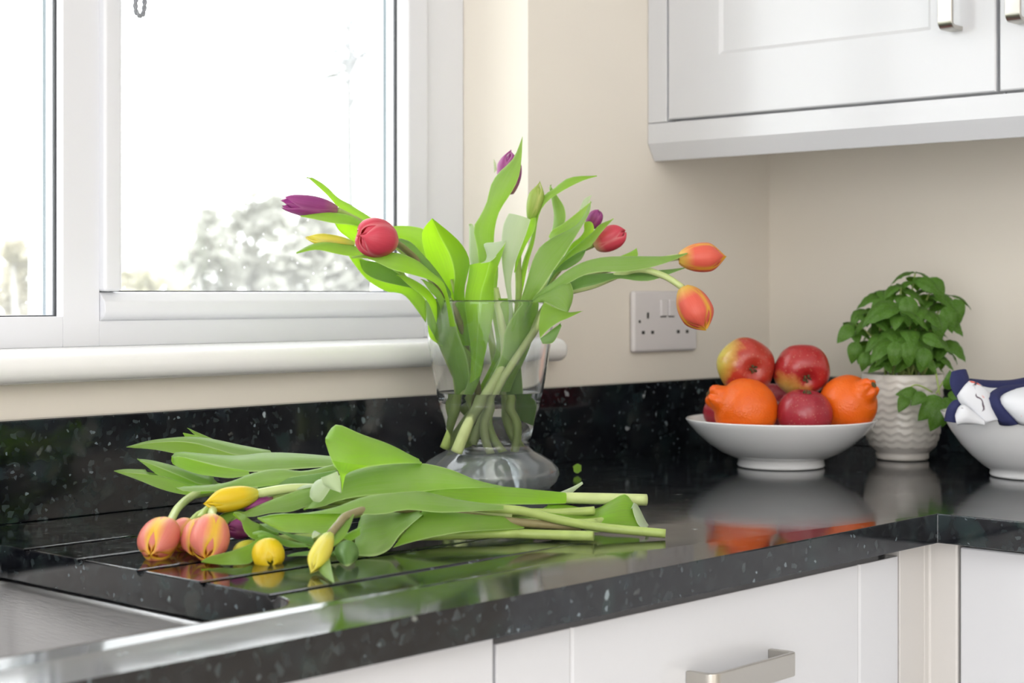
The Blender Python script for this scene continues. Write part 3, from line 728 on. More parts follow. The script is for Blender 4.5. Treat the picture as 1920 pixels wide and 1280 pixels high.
# purple wrapped in the tall leaf
t = vt('purple tulip half wrapped in the tallest upright leaf')
bloom(t, at(*cB([(690, 440)])[0], 1.95), at(*cB([(700, 140)])[0], 1.955), PXM(24, 1.95), 'p_purple', .5, -.1, .25)
stem(t, cD, [(360, 1000), (480, 750), (600, 520), (560, 200), (520, -120), (560, -450), (585, -550)], [1.96, 1.955, 1.95, 1.95, 1.96, 1.955, 1.95], .0048, .0036)
leaf(t, 'leaf_blue', (cB, [(782, 52), (720, 200), (620, 300), (570, 380), (540, 500), (490, 600), (455, 670), (480, 800), (490, 905), (520, 1150)], [(782, 52), (775, 200), (755, 330), (700, 440), (630, 550), (600, 650), (590, 760), (600, 850), (620, 950), (600, 1150)], [1.925, 1.915, 1.91, 1.92, 1.93], [1.925, 1.915, 1.92, 1.935, 1.94], .18))
leaf(t, 'leaf_pale', (cB, [(425, 640), (450, 640), (470, 700), (480, 800), (495, 910)], [(425, 645), (425, 760), (425, 840), (432, 890), (440, 930)], 1.94, 1.945, .1))
leaf(t, 'leaf_pale', (cB, [(590, 205), (605, 240), (610, 280)], [(588, 210), (590, 260), (592, 300)], 1.965, 1.965, .1))
# green bud
t = vt('closed green tulip bud standing upright above the vase')
bloom(t, at(*cB([(832, 610)])[0], 1.935), at(*cB([(898, 350)])[0], 1.93), PXM(15.5, 1.93), 'p_green', .2, -.05, .1)
stem(t, cD, [(640, 1000), (560, 760), (680, 450), (740, 100), (740, -150), (745, -275)], [1.93, 1.94, 1.95, 1.945, 1.94, 1.935], .0046, .0036)
leaf(t, ['leaf_pale', 'leaf'], (cB, [(690, 568), (655, 640), (640, 760), (645, 900), (665, 1040), (690, 1200), (680, 1400)], [(835, 610), (800, 720), (745, 860), (715, 960), (705, 1050), (715, 1200), (720, 1400)], [1.905, 1.90, 1.91, 1.93], [1.91, 1.90, 1.91, 1.93], .14),
     (cB, [(835, 608), (800, 720), (745, 860), (725, 960)], [(870, 595), (860, 680), (800, 790), (730, 965)], 1.912, [1.93, 1.92, 1.915], -.1, 1))
leaf(t, 'leaf', (cB, [(1278, 322), (1150, 320), (1060, 345), (1010, 390), (920, 450), (885, 520), (865, 620), (830, 760), (780, 900), (740, 1100)], [(1278, 322), (1180, 352), (1060, 412), (960, 478), (905, 545), (880, 630), (860, 760), (820, 900), (780, 1100)] , [1.93, 1.935, 1.94, 1.95], [1.925, 1.93, 1.935, 1.95], .2))
leaf(t, 'leaf_blue', (cB, [(965, 380), (975, 480), (990, 580), (980, 680)], [(965, 380), (1012, 450), (1060, 530), (1065, 620), (1010, 700)], 1.985, 1.975, .2))
# purple right
t = vt('purple tulip half hidden behind the right-hand leaves')
bloom(t, at(*cB([(1225, 665)])[0], 1.98), at(*cB([(1295, 545)])[0], 1.975), PXM(15, 1.98), 'p_purple', .3, 0, .9)
stem(t, cD, [(700, 960), (640, 700), (740, 400), (820, 100), (960, -200), (1040, -320), (1100, -375)], [1.96, 1.965, 1.97, 1.98, 1.985, 1.98, 1.98], .0042, .0034)
leaf(t, 'leaf_pale', (cB, [(1245, 445), (1190, 475), (1150, 560), (1080, 620), (980, 690), (940, 800)], [(1245, 445), (1225, 490), (1200, 560), (1130, 640), (1060, 720), (960, 830)], 1.965, 1.965, .15))
leaf(t, ['leaf_blue', 'leaf_lime'], (cB, [(1238, 490), (1150, 640), (1000, 720), (900, 790), (850, 880), (820, 980), (770, 1140), (700, 1300)], [(1238, 490), (1225, 570), (1150, 700), (1050, 860), (980, 960), (900, 1080), (850, 1140), (800, 1300)], [1.93, 1.915, 1.90, 1.90, 1.92], [1.925, 1.91, 1.89, 1.89, 1.92], .14),
     (cB, [(1238, 490), (1150, 560), (1060, 630), (980, 680), (955, 725)], [(1238, 490), (1190, 590), (1120, 665), (1040, 705), (955, 745)], [1.94, 1.95, 1.95], [1.928, 1.918, 1.91], -.1, 1))
# pink red right
t = vt('pinkish red tulip behind a narrow leaf at upper right')
bloom(t, at(*cC([(405, 570)])[0], 1.955), at(*cC([(622, 468)])[0], 1.945), PXM(24, 1.95), 'p_red', .7, .02, .75)
stem(t, cD, [(690, 1010), (700, 800), (640, 600), (760, 300), (860, 60), (1050, -180), (1195, -262)], [1.945, 1.945, 1.945, 1.95, 1.96, 1.958, 1.956], .0044, .0034)
leaf(t, 'leaf', (cB, [(1390, 605), (1300, 640), (1240, 700), (1130, 790), (1050, 860), (990, 940)], [(1390, 605), (1320, 680), (1230, 790), (1150, 830), (1060, 890), (1000, 950)], [1.925, 1.935, 1.94], [1.92, 1.93, 1.935], .15))
leaf(t, 'leaf_lime', (cB, [(1195, 625), (1240, 625), (1258, 670), (1235, 720), (1130, 790)], [(1190, 650), (1190, 690), (1160, 730), (1110, 770), (1060, 850)], 1.955, 1.955, .12))
leaf(t, 'leaf_dark', (cB, [(1210, 800), (1100, 850), (1040, 890), (990, 940), (930, 1100)], [(1210, 800), (1170, 880), (1080, 940), (1000, 975), (900, 1140)], 1.95, 1.945, .15))
# orange pointing right
t = vt('coral and yellow tulip pointing right above the socket')
bloom(t, at(*cC([(968, 655)])[0], 1.90), at(*cC([(1292, 640)])[0], 1.90), PXM(28.5, 1.90), 'p_coral', .1, -.08, .3)
stem(t, cD, [(480, 930), (560, 700), (660, 500), (820, 250), (960, 40), (1200, -90), (1480, -150), (1705, -187)], [1.93, 1.93, 1.925, 1.92, 1.92, 1.92, 1.91, 1.90], .0045, .0036, 'stem_pale')
leaf(t, 'leaf_blue', (cC, [(1028, 622), (880, 640), (700, 640), (480, 645), (330, 680), (220, 740), (130, 810), (50, 870), (0, 920), (-120, 1100)], [(1028, 625), (900, 680), (760, 720), (600, 745), (440, 745), (330, 770), (200, 840), (80, 900), (10, 935), (-80, 1100)], [1.89, 1.88, 1.88, 1.89, 1.91], [1.885, 1.87, 1.865, 1.88, 1.91], .18))
leaf(t, 'leaf', (cC, [(690, 585), (650, 610), (580, 640)], [(690, 590), (695, 640), (640, 660)], 1.905, 1.90, .1))
# drooping orange
t = vt('drooping coral tulip with yellow stripe hanging over the socket')
bloom(t, at(*cC([(1000, 850)])[0], 1.88), at(*cC([(1158, 1140)])[0], 1.865), PXM(33, 1.87), 'p_coral', 2.35, -.03, .35)
stem(t, cD, [(575, 1010), (540, 800), (640, 560), (840, 250), (960, 60), (1200, -20), (1440, -110), (1610, -75), (1732, 0)], [1.92, 1.92, 1.91, 1.905, 1.90, 1.90, 1.89, 1.885, 1.88], .0045, .0036, 'stem_pale')
leaf(t, 'leaf_dark', (cC, [(1010, 718), (880, 730), (600, 750), (400, 758), (300, 780), (200, 840), (120, 920)], [(1010, 722), (920, 755), (800, 800), (700, 806), (560, 790), (420, 830), (265, 868), (180, 900), (130, 930)], [1.895, 1.90, 1.905], [1.89, 1.885, 1.89, 1.90], .12))
leaf(t, ['leaf_blue', 'leaf', 'leaf_dark'],
     (cC, [(-20, 950), (50, 895), (130, 845), (225, 800), (266, 870), (255, 960), (225, 1010)], [(60, 950), (75, 945), (110, 960), (150, 985), (180, 998), (205, 1008), (225, 1012)], [1.90, 1.88, 1.86], [1.885, 1.865, 1.85], .12),
     (cC, [(75, 945), (150, 985), (225, 1012), (270, 1012), (330, 1005)], [(45, 1190), (100, 1130), (170, 1080), (240, 1050), (330, 1005)], [1.866, 1.852, 1.848], [1.85, 1.84, 1.845], .12, 1),
     (cC, [(45, 1190), (110, 1140), (187, 1083)], [(62, 1225), (135, 1212), (189, 1105)], 1.85, 1.845, .2, 2))
# two more stems carry the broad leaves at the middle of the vase
t = vt('leafy tulip stem with broad bright leaf left of centre above the rim')
stem(t, cD, [(300, 960), (400, 700), (450, 480), (380, 150), (330, -50)], [1.94, 1.935, 1.93, 1.93, 1.93], .0058, .004)
leaf(t, ['leaf_lime', 'leaf'],
     (cB, [(178, 602), (112, 695), (135, 850), (200, 980), (290, 1090), (310, 1200), (350, 1450)], [(178, 602), (230, 720), (300, 850), (330, 980), (320, 1090), (340, 1200), (380, 1450)], [1.885, 1.90, 1.905, 1.915, 1.92], [1.89, 1.925, 1.93, 1.925, 1.92], -.1),
     (cB, [(178, 602), (230, 720), (300, 850), (330, 980), (320, 1090), (330, 1200), (380, 1450)], [(178, 602), (290, 690), (380, 780), (430, 890), (410, 1000), (395, 1120), (440, 1450)], [1.89, 1.925, 1.93, 1.925, 1.92], [1.885, 1.895, 1.90, 1.905, 1.915], -.08, 1))
leaf(t, 'leaf', (cA, [(840, 655), (900, 650), (1000, 660), (1065, 695), (1100, 860), (1200, 1100)], [(850, 740), (900, 745), (980, 780), (1040, 850), (1090, 930), (1190, 1140)], 1.955, 1.955, .12))
leaf(t, 'leaf_blue', (cD, [(190, 60), (200, 230), (270, 340), (340, 490), (370, 640)], [(340, 60), (380, 260), (430, 400), (450, 540), (440, 660)], [1.93, 1.93, 1.935, 1.94], [1.90, 1.90, 1.915, 1.935], .18))
leaf(t, 'leaf_lime', (cD, [(200, 220), (240, 290), (295, 350)], [(198, 225), (215, 300), (290, 352)], 1.915, 1.91, .1))
t = vt('leafy tulip stem with folded bright leaf at the centre of the vase')
stem(t, cD, [(370, 985), (450, 800), (560, 620), (660, 420), (640, 200), (600, 0)], [1.905, 1.905, 1.91, 1.92, 1.93, 1.935], .0066, .0045, 'stem_pale')
leaf(t, ['leaf_lime', 'leaf_pale'],
     (cB, [(428, 912), (418, 1000), (400, 1100), (400, 1200), (440, 1500), (430, 1700)], [(565, 890), (535, 1000), (505, 1100), (490, 1250), (475, 1500), (465, 1680)], [1.895, 1.90, 1.905, 1.91], [1.90, 1.91, 1.915, 1.91], -.06),
     (cB, [(565, 890), (535, 1000), (505, 1100), (490, 1250), (475, 1500), (465, 1680)], [(672, 758), (640, 860), (605, 960), (590, 1060), (585, 1250), (500, 1650)], [1.90, 1.91, 1.915, 1.91], [1.885, 1.895, 1.90, 1.91], -.06),
     (cB, [(500, 903), (565, 889), (610, 850), (645, 800), (674, 756)], [(560, 880), (545, 830), (524, 772), (600, 760), (672, 748)], 1.897, [1.90, 1.91, 1.905, 1.895], .08, 1))
leaf(t, 'leaf', (cD, [(600, 60), (640, 260), (650, 380), (620, 430), (520, 620)], [(700, 60), (725, 250), (715, 400), (650, 500), (570, 650)], 1.935, 1.925, .15))
leaf(t, 'leaf_blue', (cD, [(800, 50), (720, 150), (660, 260), (640, 400), (560, 600)], [(865, 60), (850, 200), (800, 380), (730, 520), (690, 620)], [1.905, 1.90, 1.905, 1.92], [1.93, 1.93, 1.93, 1.93], .15))
leaf(t, 'leaf', (cD, [(560, 70), (600, 250), (600, 400), (500, 610)], [(665, 70), (690, 260), (670, 420), (600, 630)], 1.945, 1.945, .15))
leaf(t, 'leaf_blue', (cD, [(430, 240), (455, 400), (450, 520), (415, 640)], [(525, 300), (535, 450), (505, 560), (460, 660)], 1.918, 1.92, .15))
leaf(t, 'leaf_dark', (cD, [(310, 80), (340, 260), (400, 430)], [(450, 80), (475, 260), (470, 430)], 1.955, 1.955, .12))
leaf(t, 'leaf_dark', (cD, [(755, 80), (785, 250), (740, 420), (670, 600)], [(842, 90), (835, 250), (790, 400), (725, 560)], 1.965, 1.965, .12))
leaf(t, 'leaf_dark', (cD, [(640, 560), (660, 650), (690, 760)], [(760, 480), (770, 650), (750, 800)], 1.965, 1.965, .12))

# ---- bunch lying on the worktop
GB = 'cut tulips lying on the worktop'
def bt(label, x, y, Z):
    p = at(x, y, Z); p.z = WT
    return thing('tulip', label, 'flower', p, GB)
def P1(c, p, Z): return at(*c([p])[0], min(Z, 9))
# 1 coral nearest the sink
t = bt('coral tulip at the far left end of the lying bunch, on an arched stem', 293, 1012, 1.43)
bloom(t, P1(cE, (430, 765), 1.455), P1(cE, (305, 985), 1.405), PXM(38.5, 1.425), 'p_orange', .55, -.06, .6)
stem(t, ident, [(1000, 972), (900, 957), (700, 938), (560, 925), (450, 919), (378, 925), (354, 934), (333, 953), (319, 978), (314, 984)], [1.60, 1.60, 1.60, 1.60, 1.60, 1.585, 1.55, 1.51, 1.47, 1.455], .0042, .0036, 'stem_pale')
leaf(t, ['leaf_lime', 'leaf_blue'], (cE, [(52, 388), (190, 402), (350, 415), (480, 446), (600, 486), (760, 525)], [(52, 388), (220, 450), (400, 520), (560, 555), (660, 550), (770, 535)], [1.60, 1.60, 1.59, 1.58], [1.595, 1.585, 1.575, 1.575], -.08),
     (cE, [(52, 383), (150, 380), (350, 403), (480, 434), (600, 474), (760, 522)], [(52, 388), (190, 402), (350, 415), (480, 446), (600, 486), (760, 525)], [1.60, 1.615, 1.61, 1.59], [1.60, 1.60, 1.59, 1.58], .2, 1))
leaf(t, ['leaf_lime', 'leaf_blue'], (cE, [(218, 306), (290, 330), (430, 385), (560, 440), (660, 480), (800, 490)], [(218, 306), (270, 345), (370, 420), (480, 468), (600, 495), (790, 497)], [1.62, 1.605, 1.60], [1.615, 1.60, 1.59], -.08),
     (cE, [(215, 298), (330, 325), (480, 375), (620, 415), (720, 450), (810, 475)], [(218, 306), (290, 330), (430, 385), (560, 440), (660, 480), (800, 490)], [1.62, 1.63, 1.625], [1.62, 1.605, 1.60], .2, 1))
# 2 coral behind
t = bt('coral tulip half hidden between its two neighbours at the left end', 337, 1003, 1.46)
bloom(t, P1(cE, (590, 760), 1.485), P1(cE, (490, 930), 1.455), PXM(31, 1.465), 'p_orange', 1.2, -.06, .6)
stem(t, ident, [(357, 982), (380, 962), (440, 950), (550, 945), (750, 955), (900, 985)], [1.486, 1.50, 1.51, 1.52, 1.53, 1.55], .0036, .0042)
leaf(t, ['leaf_lime', 'leaf_blue'], (cE, [(140, 220), (300, 190), (500, 178), (640, 195), (780, 235), (930, 275), (1200, 290)], [(140, 220), (350, 238), (560, 278), (760, 290), (900, 298), (1010, 300), (1200, 292)], [1.66, 1.655, 1.64], [1.65, 1.64, 1.63], -.06),
     (cE, [(140, 215), (300, 178), (500, 163), (640, 166), (760, 175), (950, 215), (1200, 275)], [(140, 220), (300, 190), (500, 178), (640, 195), (780, 235), (930, 275), (1200, 290)], [1.66, 1.675, 1.66], [1.66, 1.655, 1.64], .2, 1))
leaf(t, 'leaf', (cE, [(570, 82), (680, 130), (800, 180), (950, 230)], [(570, 82), (620, 130), (690, 170), (900, 240)], 1.68, 1.675, .1))
leaf(t, 'leaf_lime', (cE, [(540, 116), (650, 140), (770, 180)], [(540, 122), (565, 158), (640, 178), (760, 200)], 1.672, 1.668, .1))
# 3 coral, left of the front pair
t = bt('coral tulip seen edge-on, tucked behind the front coral tulip', 365, 1007, 1.44)
bloom(t, P1(cE, (660, 735), 1.45), P1(cE, (605, 985), 1.425), PXM(28, 1.435), 'p_orange', 2.6, -.06, .6)
stem(t, ident, [(375, 974), (390, 955), (440, 937), (560, 935), (760, 950), (940, 980)], [1.451, 1.47, 1.49, 1.51, 1.53, 1.55], .0036, .0042)
leaf(t, ['leaf_lime', 'leaf_blue'], (cE, [(458, 290), (520, 285), (650, 318), (800, 355), (920, 372), (1000, 385)], [(458, 290), (472, 342), (620, 402), (750, 425), (880, 437), (1010, 415)], [1.60, 1.59, 1.58, 1.57], [1.59, 1.58, 1.57, 1.565], -.08),
     (cE, [(456, 283), (500, 262), (700, 290), (900, 300), (1150, 270), (1400, 280), (1640, 310)], [(458, 290), (520, 285), (650, 318), (800, 355), (1000, 392), (1350, 372), (1640, 350)], [1.60, 1.62, 1.615, 1.60], [1.60, 1.59, 1.575, 1.57], .15, 1))
# 4 front coral
t = bt('largest coral tulip with yellow stripe, front of the lying bunch', 398, 1008, 1.42)
bloom(t, P1(cE, (750, 715), 1.432), P1(cE, (700, 1020), 1.40), PXM(38, 1.415), 'p_orange', .95, -.04, .5)
stem(t, ident, [(399, 971), (398, 960), (412, 945), (480, 934), (620, 935), (780, 948), (960, 968)], [1.432, 1.455, 1.51, 1.53, 1.54, 1.54, 1.54], .0036, .0042, 'stem_pale')
leaf(t, 'leaf_blue', (cE, [(490, 505), (700, 495), (850, 470), (1020, 405), (1200, 372), (1400, 385), (1640, 330)], [(490, 505), (560, 530), (750, 527), (950, 507), (1150, 490), (1400, 445), (1640, 380)], [1.53, 1.53, 1.54, 1.55], [1.52, 1.515, 1.53, 1.545], .16))
leaf(t, 'leaf', (cE, [(775, 712), (830, 682), (900, 666), (1000, 680)], [(850, 760), (880, 735), (940, 700), (1000, 690)], 1.48, 1.475, .1))
# 5 yellow on top
t = bt('deep yellow tulip lying on top above the coral ones', 432, 936, 1.48)
bloom(t, P1(cE, (1065, 545), 1.49), P1(cE, (672, 622), 1.465), PXM(24, 1.475), 'p_yellow', .3, -.1, .35)
stem(t, ident, [(483, 925), (560, 915), (700, 922), (840, 929), (950, 932), (1053, 933), (1212, 937)], [1.49, 1.50, 1.53, 1.56, 1.59, 1.605, 1.62], .0040, .0056, 'stem_pale')
leaf(t, 'leaf_lime', (cF, [(400, 402), (440, 358), (520, 336), (640, 362), (900, 368), (1100, 385), (1300, 404)], [(400, 412), (550, 440), (700, 452), (900, 466), (1100, 467), (1200, 465), (1300, 462)], [1.55, 1.56, 1.58, 1.60], [1.535, 1.545, 1.57, 1.595], .18))
leaf(t, ['leaf', 'leaf_lime', 'leaf_pale'],
     (cF, [(28, 122), (55, 68), (100, 45), (220, 95), (360, 145), (460, 195), (540, 245)], [(28, 135), (60, 230), (100, 290), (200, 280), (300, 262), (420, 250), (540, 250)], [1.50, 1.50, 1.52, 1.55], [1.48, 1.475, 1.49, 1.53], .10),
     (cF, [(62, 235), (95, 290), (112, 340), (116, 405)], [(260, 262), (150, 300), (128, 340), (116, 405)], 1.475, 1.475, .1, 1),
     (cF, [(92, 290), (108, 345), (114, 404)], [(5, 325), (25, 370), (110, 405)], 1.472, 1.468, .2, 2))
# 6 purple pair
t = bt('dark purple tulip squeezed between the front coral tulip and a leaf', 440, 990, 1.46)
bloom(t, P1(cG, (450, 600), 1.475), P1(cG, (150, 560), 1.46), PXM(20, 1.465), 'p_purple', .3, -.1, .6)
stem(t, ident, [(470, 994), (600, 972), (760, 952), (869, 949), (919, 953), (968, 956), (1007, 964), (1060, 977), (1131, 989), (1248, 1000)], [1.475, 1.49, 1.51, 1.52, 1.525, 1.53, 1.535, 1.54, 1.545, 1.55], .0038, .0041, 'stem')
leaf(t, 'leaf_blue', (cG, [(170, 515), (330, 405), (560, 290), (850, 180), (1020, 120), (1250, 60)], [(170, 515), (330, 442), (480, 437), (700, 392), (950, 372), (1250, 260)], [1.47, 1.475, 1.49, 1.50], [1.462, 1.465, 1.475, 1.49], .14))
leaf(t, 'leaf_pale', (cG, [(500, 245), (700, 150), (950, 80), (1200, 45)], [(520, 262), (720, 185), (960, 125), (1200, 78)], 1.50, 1.495, .15))
t = bt('purple tulip peeping out to the right of the yellow one', 488, 945, 1.49)
bloom(t, P1(cG, (720, 225), 1.50), P1(cG, (360, 350), 1.485), PXM(13, 1.49), 'p_purple', .9, -.1, .5)
stem(t, ident, [(512, 935), (600, 925), (760, 940), (919, 957), (1025, 961), (1064, 960), (1114, 957)], [1.50, 1.51, 1.53, 1.56, 1.58, 1.585, 1.59], .0038, .0040)
leaf(t, 'leaf_blue', (cF, [(-88, 489), (0, 420), (60, 340), (140, 296), (300, 259), (530, 248), (700, 285), (820, 335), (970, 372)], [(-88, 490), (0, 482), (100, 447), (250, 420), (400, 414), (520, 402), (650, 388), (800, 380), (970, 378)], [1.485, 1.50, 1.53, 1.56, 1.58], [1.475, 1.485, 1.51, 1.55, 1.575], .12))
leaf(t, 'leaf_pale', (cG, [(1158, 190), (1165, 110), (1230, 10), (1340, -30)], [(1200, 252), (1290, 255), (1380, 140), (1420, 60)], 1.475, 1.47, .25))
leaf(t, 'leaf_dark', (cE, [(1062, 500), (1250, 440), (1500, 400), (1620, 380)], [(1120, 558), (1300, 520), (1480, 470), (1620, 440)], 1.535, 1.53, .1))
# 7 pale yellow behind the leaf
t = bt('pale yellow tulip mostly hidden behind the front left leaf', 455, 1022, 1.43)
bloom(t, P1(cG, (520, 760), 1.445), P1(cG, (225, 845), 1.428), PXM(13, 1.435), 'p_lemon', .2, -.1, .5)
stem(t, ident, [(481, 1019), (540, 1010), (706, 1006), (812, 1004), (897, 1001), (954, 1000), (990, 1001), (1113, 1005)], [1.445, 1.46, 1.49, 1.51, 1.52, 1.525, 1.53, 1.535], .0038, .0046, 'stem')
leaf(t, 'leaf_lime', (cE, [(668, 1022), (740, 985), (880, 950), (1000, 905), (1085, 850)], [(668, 1030), (800, 1047), (950, 1047), (1030, 1022), (1100, 890)], [1.395, 1.405, 1.42], [1.385, 1.39, 1.41], -.06))
leaf(t, 'leaf', (cG, [(245, 383), (320, 392), (450, 480), (560, 530), (780, 622)], [(245, 390), (330, 480), (380, 620), (500, 715), (640, 690), (790, 645)], [1.445, 1.45, 1.46], [1.43, 1.425, 1.435, 1.45], .12))
# 8 yellow ball
t = bt('round yellow tulip resting on the granite beside the drainer grooves', 505, 1042, 1.40)
bloom(t, P1(cG, (625, 760), 1.415), P1(cG, (700, 1045), 1.392), PXM(31, 1.40), 'p_yellow', .25, .0, .95, {1: .25})
stem(t, cG, [(615, 772), (590, 720), (640, 690), (900, 720), (1500, 740), (2200, 620), (3000, 520), (4600, 520)], [1.422, 1.43, 1.44, 1.46, 1.48, 1.51, 1.54, 1.56], .0036, .0042, 'stem')
leaf(t, ['leaf_blue', 'leaf_lime'], (cG, [(472, 632), (540, 608), (640, 620), (760, 680), (900, 720), (1180, 790)], [(472, 650), (600, 652), (700, 690), (780, 742), (900, 802), (1180, 800)], [1.42, 1.425, 1.44], [1.415, 1.418, 1.43], .15),
     (cG, [(530, 662), (590, 645), (690, 655)], [(592, 772), (640, 742), (750, 705)], 1.428, 1.422, .1, 1))
leaf(t, 'leaf_dark', (cG, [(560, 520), (700, 545), (850, 620), (1000, 655), (1200, 685)], [(560, 528), (700, 605), (850, 650), (1000, 725), (1200, 790)], 1.45, 1.44, .1))
leaf(t, 'leaf_dark', (cG, [(880, 900), (1000, 868), (1180, 845)], [(890, 918), (1000, 908), (1180, 905)], 1.42, 1.418, .1))
# 9 lemon bud at the front
t = bt('slim greenish lemon tulip bud pointing down at the front of the bunch', 600, 1037, 1.36)
bloom(t, P1(cG, (1400, 650), 1.385), P1(cG, (1160, 1125), 1.337), PXM(20, 1.36), 'p_lemon', .75, -.12, .25)
stem(t, cG, [(1395, 655), (1500, 530), (1620, 420), (2000, 330), (2600, 380), (3600, 500), (4400, 560)], [1.386, 1.40, 1.42, 1.46, 1.50, 1.53, 1.55], .0034, .0040, 'stem_brown')
leaf(t, ['leaf_lime', 'leaf_blue'],
     (cE, [(1065, 718), (1200, 690), (1400, 686), (1560, 680), (1700, 672)], [(1065, 724), (1170, 782), (1250, 816), (1400, 826), (1590, 816), (1700, 690)], [1.42, 1.43, 1.44], [1.40, 1.40, 1.42], -.05),
     (cE, [(1065, 716), (1200, 688), (1400, 684), (1620, 640), (1750, 590), (1880, 556), (2150, 530), (2260, 535), (2500, 590), (2800, 630)], [(1065, 720), (1200, 694), (1400, 690), (1640, 686), (1800, 692), (1950, 692), (2120, 660), (2350, 680), (2600, 670), (2800, 660)], [1.42, 1.435, 1.45, 1.49, 1.52], [1.418, 1.43, 1.435, 1.47, 1.515], .1, 1))
leaf(t, 'leaf_blue', (cG, [(1690, 410), (1640, 560), (1560, 700), (1440, 800), (1395, 920), (1455, 1230)], [(1600, 420), (1500, 560), (1430, 690), (1390, 850), (1255, 1060), (1440, 1232)], [1.42, 1.41, 1.395, 1.37, 1.33], [1.42, 1.40, 1.385, 1.36, 1.325], .14))
leaf(t, 'leaf_pale', (cG, [(1195, 625), (1218, 606), (1290, 640)], [(1185, 700), (1205, 690), (1250, 670)], 1.385, 1.383, .15))
# 10 leafy stem with the big pale front leaf
t = bt('leafy cut stem with the broad pale leaf at the front of the bunch', 700, 1020, 1.45)
stem(t, cF, [(420, 560), (600, 555), (1060, 572), (1250, 572), (1420, 566), (1548, 552)], [1.50, 1.52, 1.55, 1.57, 1.58, 1.59], .0040, .0044)
leaf(t, 'leaf_blue', (cF, [(212, 565), (225, 520), (330, 503), (450, 503), (545, 508)], [(192, 738), (290, 740), (370, 702), (430, 622), (545, 520)], [1.47, 1.475, 1.49, 1.50], [1.44, 1.44, 1.45, 1.47], .08))
leaf(t, 'leaf', (cF, [(542, 502), (600, 487), (700, 507), (850, 522), (1000, 532), (1080, 562)], [(385, 697), (480, 668), (600, 640), (750, 614), (900, 604), (1080, 594)], [1.49, 1.50, 1.52, 1.55], [1.465, 1.475, 1.49, 1.53], .10))
leaf(t, 'leaf_dark', (cG, [(1440, 850), (1520, 780), (1620, 742), (1700, 850)], [(1440, 862), (1500, 965), (1610, 1032), (1728, 945)], 1.425, 1.405, .15))
leaf(t, 'leaf', (cG, [(1570, 655), (1660, 608), (1770, 556)], [(1560, 695), (1650, 725), (1765, 655)], 1.44, 1.435, .12))
leaf(t, ['leaf_lime', 'leaf_pale'], (cF, [(1180, 488), (1290, 470), (1450, 490), (1550, 440), (1620, 412), (1650, 470)], [(1180, 500), (1300, 560), (1440, 612), (1530, 606), (1620, 604), (1690, 598)], 1.61, 1.575, .12),
     (cF, [(1650, 470), (1670, 465), (1700, 510), (1736, 592)], [(1652, 480), (1665, 530), (1690, 580), (1732, 595)], 1.60, 1.575, .1, 1))
leaf(t, 'leaf_pale', (cF, [(1270, 402), (1340, 372), (1388, 346)], [(1330, 410), (1360, 385), (1393, 358)], 1.64, 1.64, .1))

# scrap of leaf on the worktop
bm = bmesh.new(); sheet(bm, [(1074, 874), (1082, 869), (1090, 872)], [(1076, 884), (1083, 887), (1090, 882)], 2.10, 2.09, .12)
me = bpy.data.meshes.new('leaf_scrap'); bm.to_mesh(me); bm.free(); o = link('leaf_scrap', me, M['leaf_lime'])
tag(o, 'tiny bright green leaf scrap on the granite right of the vase foot', 'leaf scrap')

# ------------------------------------------------------------------ fruit bowl
BC = at(1464, 870, 2.188); BC.z = WT
bowl = thing('fruit_bowl', 'shallow white china bowl heaped with apples and oranges', 'bowl', (BC.x, BC.y, WT))
bm = bmesh.new()
lathe(bm, [(0, .004), (.046, .004), (.050, .0006), (.0540, .0006), (.0555, .003), (.0540, .0105), (.0600, .0125), (.0760, .0195), (.0930, .0310), (.1070, .0435), (.1165, .0545), (.1205, .0600), (.1208, .0612), (.1196, .0618), (.1170, .0592), (.1060, .0480), (.0920, .0365), (.0740, .0270), (.05, .0215), (0, .0200)], 72, (BC.x, BC.y, WT))
keep(obj('bowl_body', bm, M['china'], smooth=True), bowl)
def basis(ax, spin=0):
    ax = Vector(ax).normalized(); s = ax.cross(UP)
    if s.length < .05: s = ax.cross(Vector((1, 0, 0)))
    s.normalize(); t = ax.cross(s)
    m = Matrix((s, t, ax)).transposed().to_4x4()
    return m @ Matrix.Rotation(spin, 4, 'Z')
def apple(label, c, R, ax, m, hk=.86, stemmed=False, spin=0, lump=.03):
    t = thing('apple', label, 'apple', c, 'apples in the white bowl')
    prof = []; n = 30
    for i in range(n+1):
        th = math.pi*i/n; r = R*math.sin(th)*(1+.04*math.cos(th)); z = R*hk*math.cos(th)
        d = math.exp(-(r/(.30*R))**2)
        z += (-.26*R if z > 0 else .20*R)*d
        prof.append((max(r, 0) if 0 < i < n else 0, z))
    bm = bmesh.new(); lathe(bm, prof, 48)
    for v in bm.verts:
        a = math.atan2(v.co.y, v.co.x); k = 1+lump*math.cos(5*a+1)*(.4+.6*(1-v.co.z/R)/2)
        k *= 1+lump*.8*math.cos(2*a+.7)
        v.co.x *= k; v.co.y *= k
    o = obj('flesh', bm, m, t, smooth=True); o.matrix_local = basis(ax, spin)
    bm = bmesh.new()
    zc = R*hk-.26*R
    if stemmed:
        tube(bm, [Vector((0, 0, zc-.002)), Vector((.001, 0, zc+.008)), Vector((.004, .001, zc+.016))], [.0013, .0012, .0016], 8)
        o = obj('stalk', bm, M['calyx'], t)
    else:
        for k in range(5):
            a = k*2*math.pi/5
            tube(bm, [Vector((.002*math.cos(a), .002*math.sin(a), zc-.001)), Vector((.0045*math.cos(a), .0045*math.sin(a), zc+.004)), Vector((.003*math.cos(a+.3), .003*math.sin(a+.3), zc+.007))], [.0014, .0015, .0004], 6)
        o = obj('calyx', bm, M['calyx'], t)
    o.matrix_local = basis(ax, spin)
    return t
